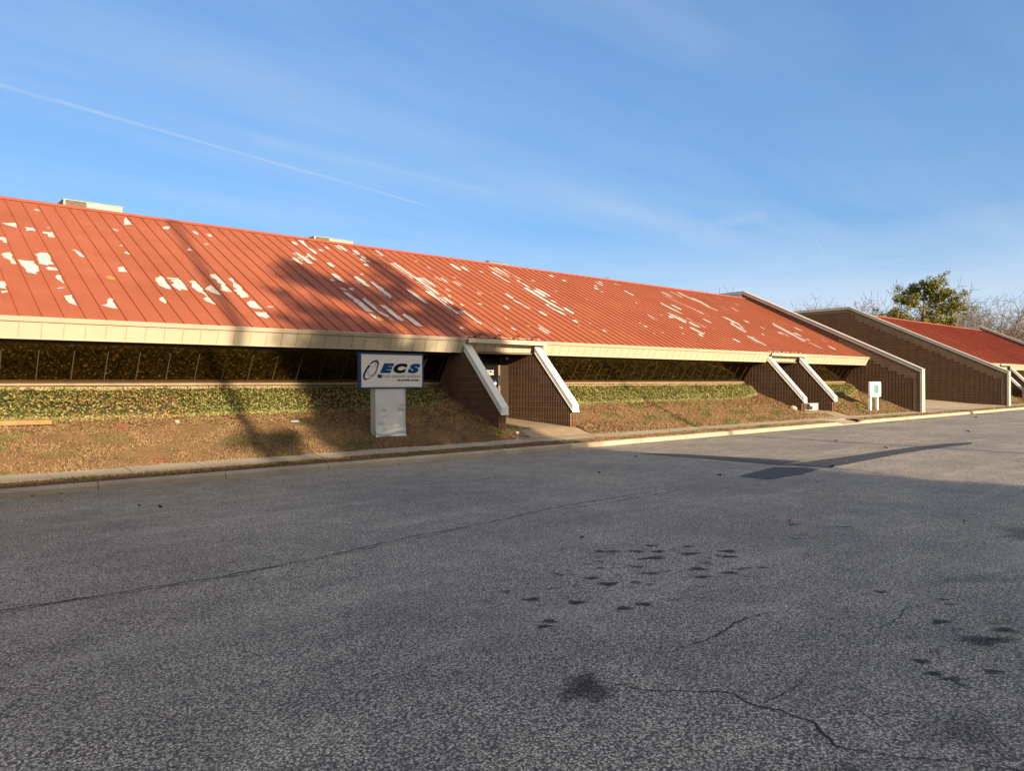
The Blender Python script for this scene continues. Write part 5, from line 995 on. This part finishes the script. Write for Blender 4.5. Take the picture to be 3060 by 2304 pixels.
# thin high cloud on a plane far overhead, drawn out into streaks
pl = t.nd('ShaderNodeCombineXYZ', {0: t.math('DIVIDE', sx.outputs[0], t.math('ADD', dz, .06)), 1: t.math('DIVIDE', sx.outputs[1], t.math('ADD', dz, .06)), 2: 0.})
mp = w.node_tree.nodes.new('ShaderNodeMapping'); t.put(mp.inputs[0], pl); mp.inputs['Rotation'].default_value = (0, 0, -.75); mp.inputs['Scale'].default_value = (.20, .85, 1)
n1 = t.noise(mp.outputs[0], 1.4, 7, .62); n2 = t.noise(pl, .35, 3, .5)
cl_ = t.math('MULTIPLY', t.ramp(n1, [(.42, 0.), (.72, 1.)]), t.ramp(n2, [(.35, .1), (.62, 1.)]))
c = t.mix(t.math('MULTIPLY', cl_, .40), c, CLOUD)
low = t.math('MULTIPLY', t.ramp(sx.outputs[2], [(.03, 1.), (.20, 0.)]), t.ramp(t.noise(t.scale(d, (1, 1, 9)), 2.2, 5, .6), [(.28, .45), (.55, 1.)]))
low = t.math('MULTIPLY', low, t.ramp(sx.outputs[0], [(.45, .25), (.85, 1.)]))
c = t.mix(t.math('MULTIPLY', low, .95), c, (4.6, 5.0, 5.5))
def trail(A, B, width, amt, taper=.5):
    global c
    A, B = Vector(A).normalized(), Vector(B).normalized(); n = A.cross(B).normalized(); m_ = (A+B).normalized(); half = math.acos(max(-1, min(1, A.dot(B))))/2
    wv = t.math('MULTIPLY', t.math('SUBTRACT', t.noise(d, 9., 3, .6), .5), width*1.3)
    dist = t.math('ABSOLUTE', t.math('ADD', t.vmath('DOT_PRODUCT', d, tuple(n)), wv))
    along = t.math('DIVIDE', t.vmath('DOT_PRODUCT', d, tuple((B-A).normalized())), math.sin(half))       # -1 at A, +1 at B
    wd_ = t.math('MULTIPLY', t.math('SUBTRACT', 1.0, t.math('MULTIPLY', along, taper)), width)
    k = t.math('SUBTRACT', 1., t.math('DIVIDE', dist, wd_), clamp=True)
    k = t.math('MULTIPLY', k, t.ramp(t.math('MULTIPLY_ADD', along, .5, .5), [(0., 0.), (.04, 1.), (.94, 1.), (1., 0.)]))
    k = t.math('MULTIPLY', k, t.ramp(t.vmath('DOT_PRODUCT', d, tuple(m_)), [(.5, 0.), (.6, 1.)]))
    k = t.math('MULTIPLY', k, t.ramp(t.noise(d, 26., 3, .6), [(.3, .55), (.6, 1.)]))
    c = t.mix(t.math('MULTIPLY', k, amt), c, CLOUD)
trail((.1108-.12, .941+.03, .3197+.02), (.5723, .787, .2304), .0026, .36, .45)
trail((.3505, .8852, .3059), (.6289, .7362, .2499), .0085, .13, .3)
trail((.8828, .4345, .1786), (.8936, .4242, .147), .0012, .25, 0.)
trail((.8117, .5482, .2017), (.8514, .4804, .2105), .012, .16, 0.)
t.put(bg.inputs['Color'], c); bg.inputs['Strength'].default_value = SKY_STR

sl_ = bpy.data.lights.new('sun', 'SUN'); sl_.energy = SUN_E; sl_.angle = math.radians(.85); sl_.color = SUN_COL
so = bpy.data.objects.new('sun', sl_); COL.objects.link(so); so.location = (-5, -40, 30)
dv_ = Vector((KX, 1, -KZ)).normalized(); so.rotation_euler = (-dv_).to_track_quat('Z', 'Y').to_euler()

cam = bpy.data.cameras.new('camera'); co = bpy.data.objects.new('camera', cam); COL.objects.link(co)
f_, yaw, pitch, roll = 2206.9957, .7219-0., .0006, -.0053
yaw = math.radians(41.359); pitch = math.radians(.036); roll = math.radians(-.301)
Fw = Vector((math.sin(yaw)*math.cos(pitch), math.cos(yaw)*math.cos(pitch), -math.sin(pitch))); Rt = Vector((math.cos(yaw), -math.sin(yaw), 0)); Up = Rt.cross(Fw)
R2_ = Rt*math.cos(roll)+Up*math.sin(roll); U2_ = -Rt*math.sin(roll)+Up*math.cos(roll)
co.matrix_world = Matrix(((R2_.x, U2_.x, -Fw.x, 0), (R2_.y, U2_.y, -Fw.y, 0), (R2_.z, U2_.z, -Fw.z, 1.76), (0, 0, 0, 1)))
cam.sensor_width = 36; cam.sensor_fit = 'HORIZONTAL'; cam.lens = 36*f_/3060; cam.clip_start = .05; cam.clip_end = 3000
SC.camera = co
SC.view_settings.view_transform = 'Standard'; SC.view_settings.look = 'None'; SC.view_settings.gamma = 1; SC.view_settings.exposure = EXPOSURE; SC.view_settings.use_curve_mapping = False
SC.render.resolution_x, SC.render.resolution_y = 1024, 772
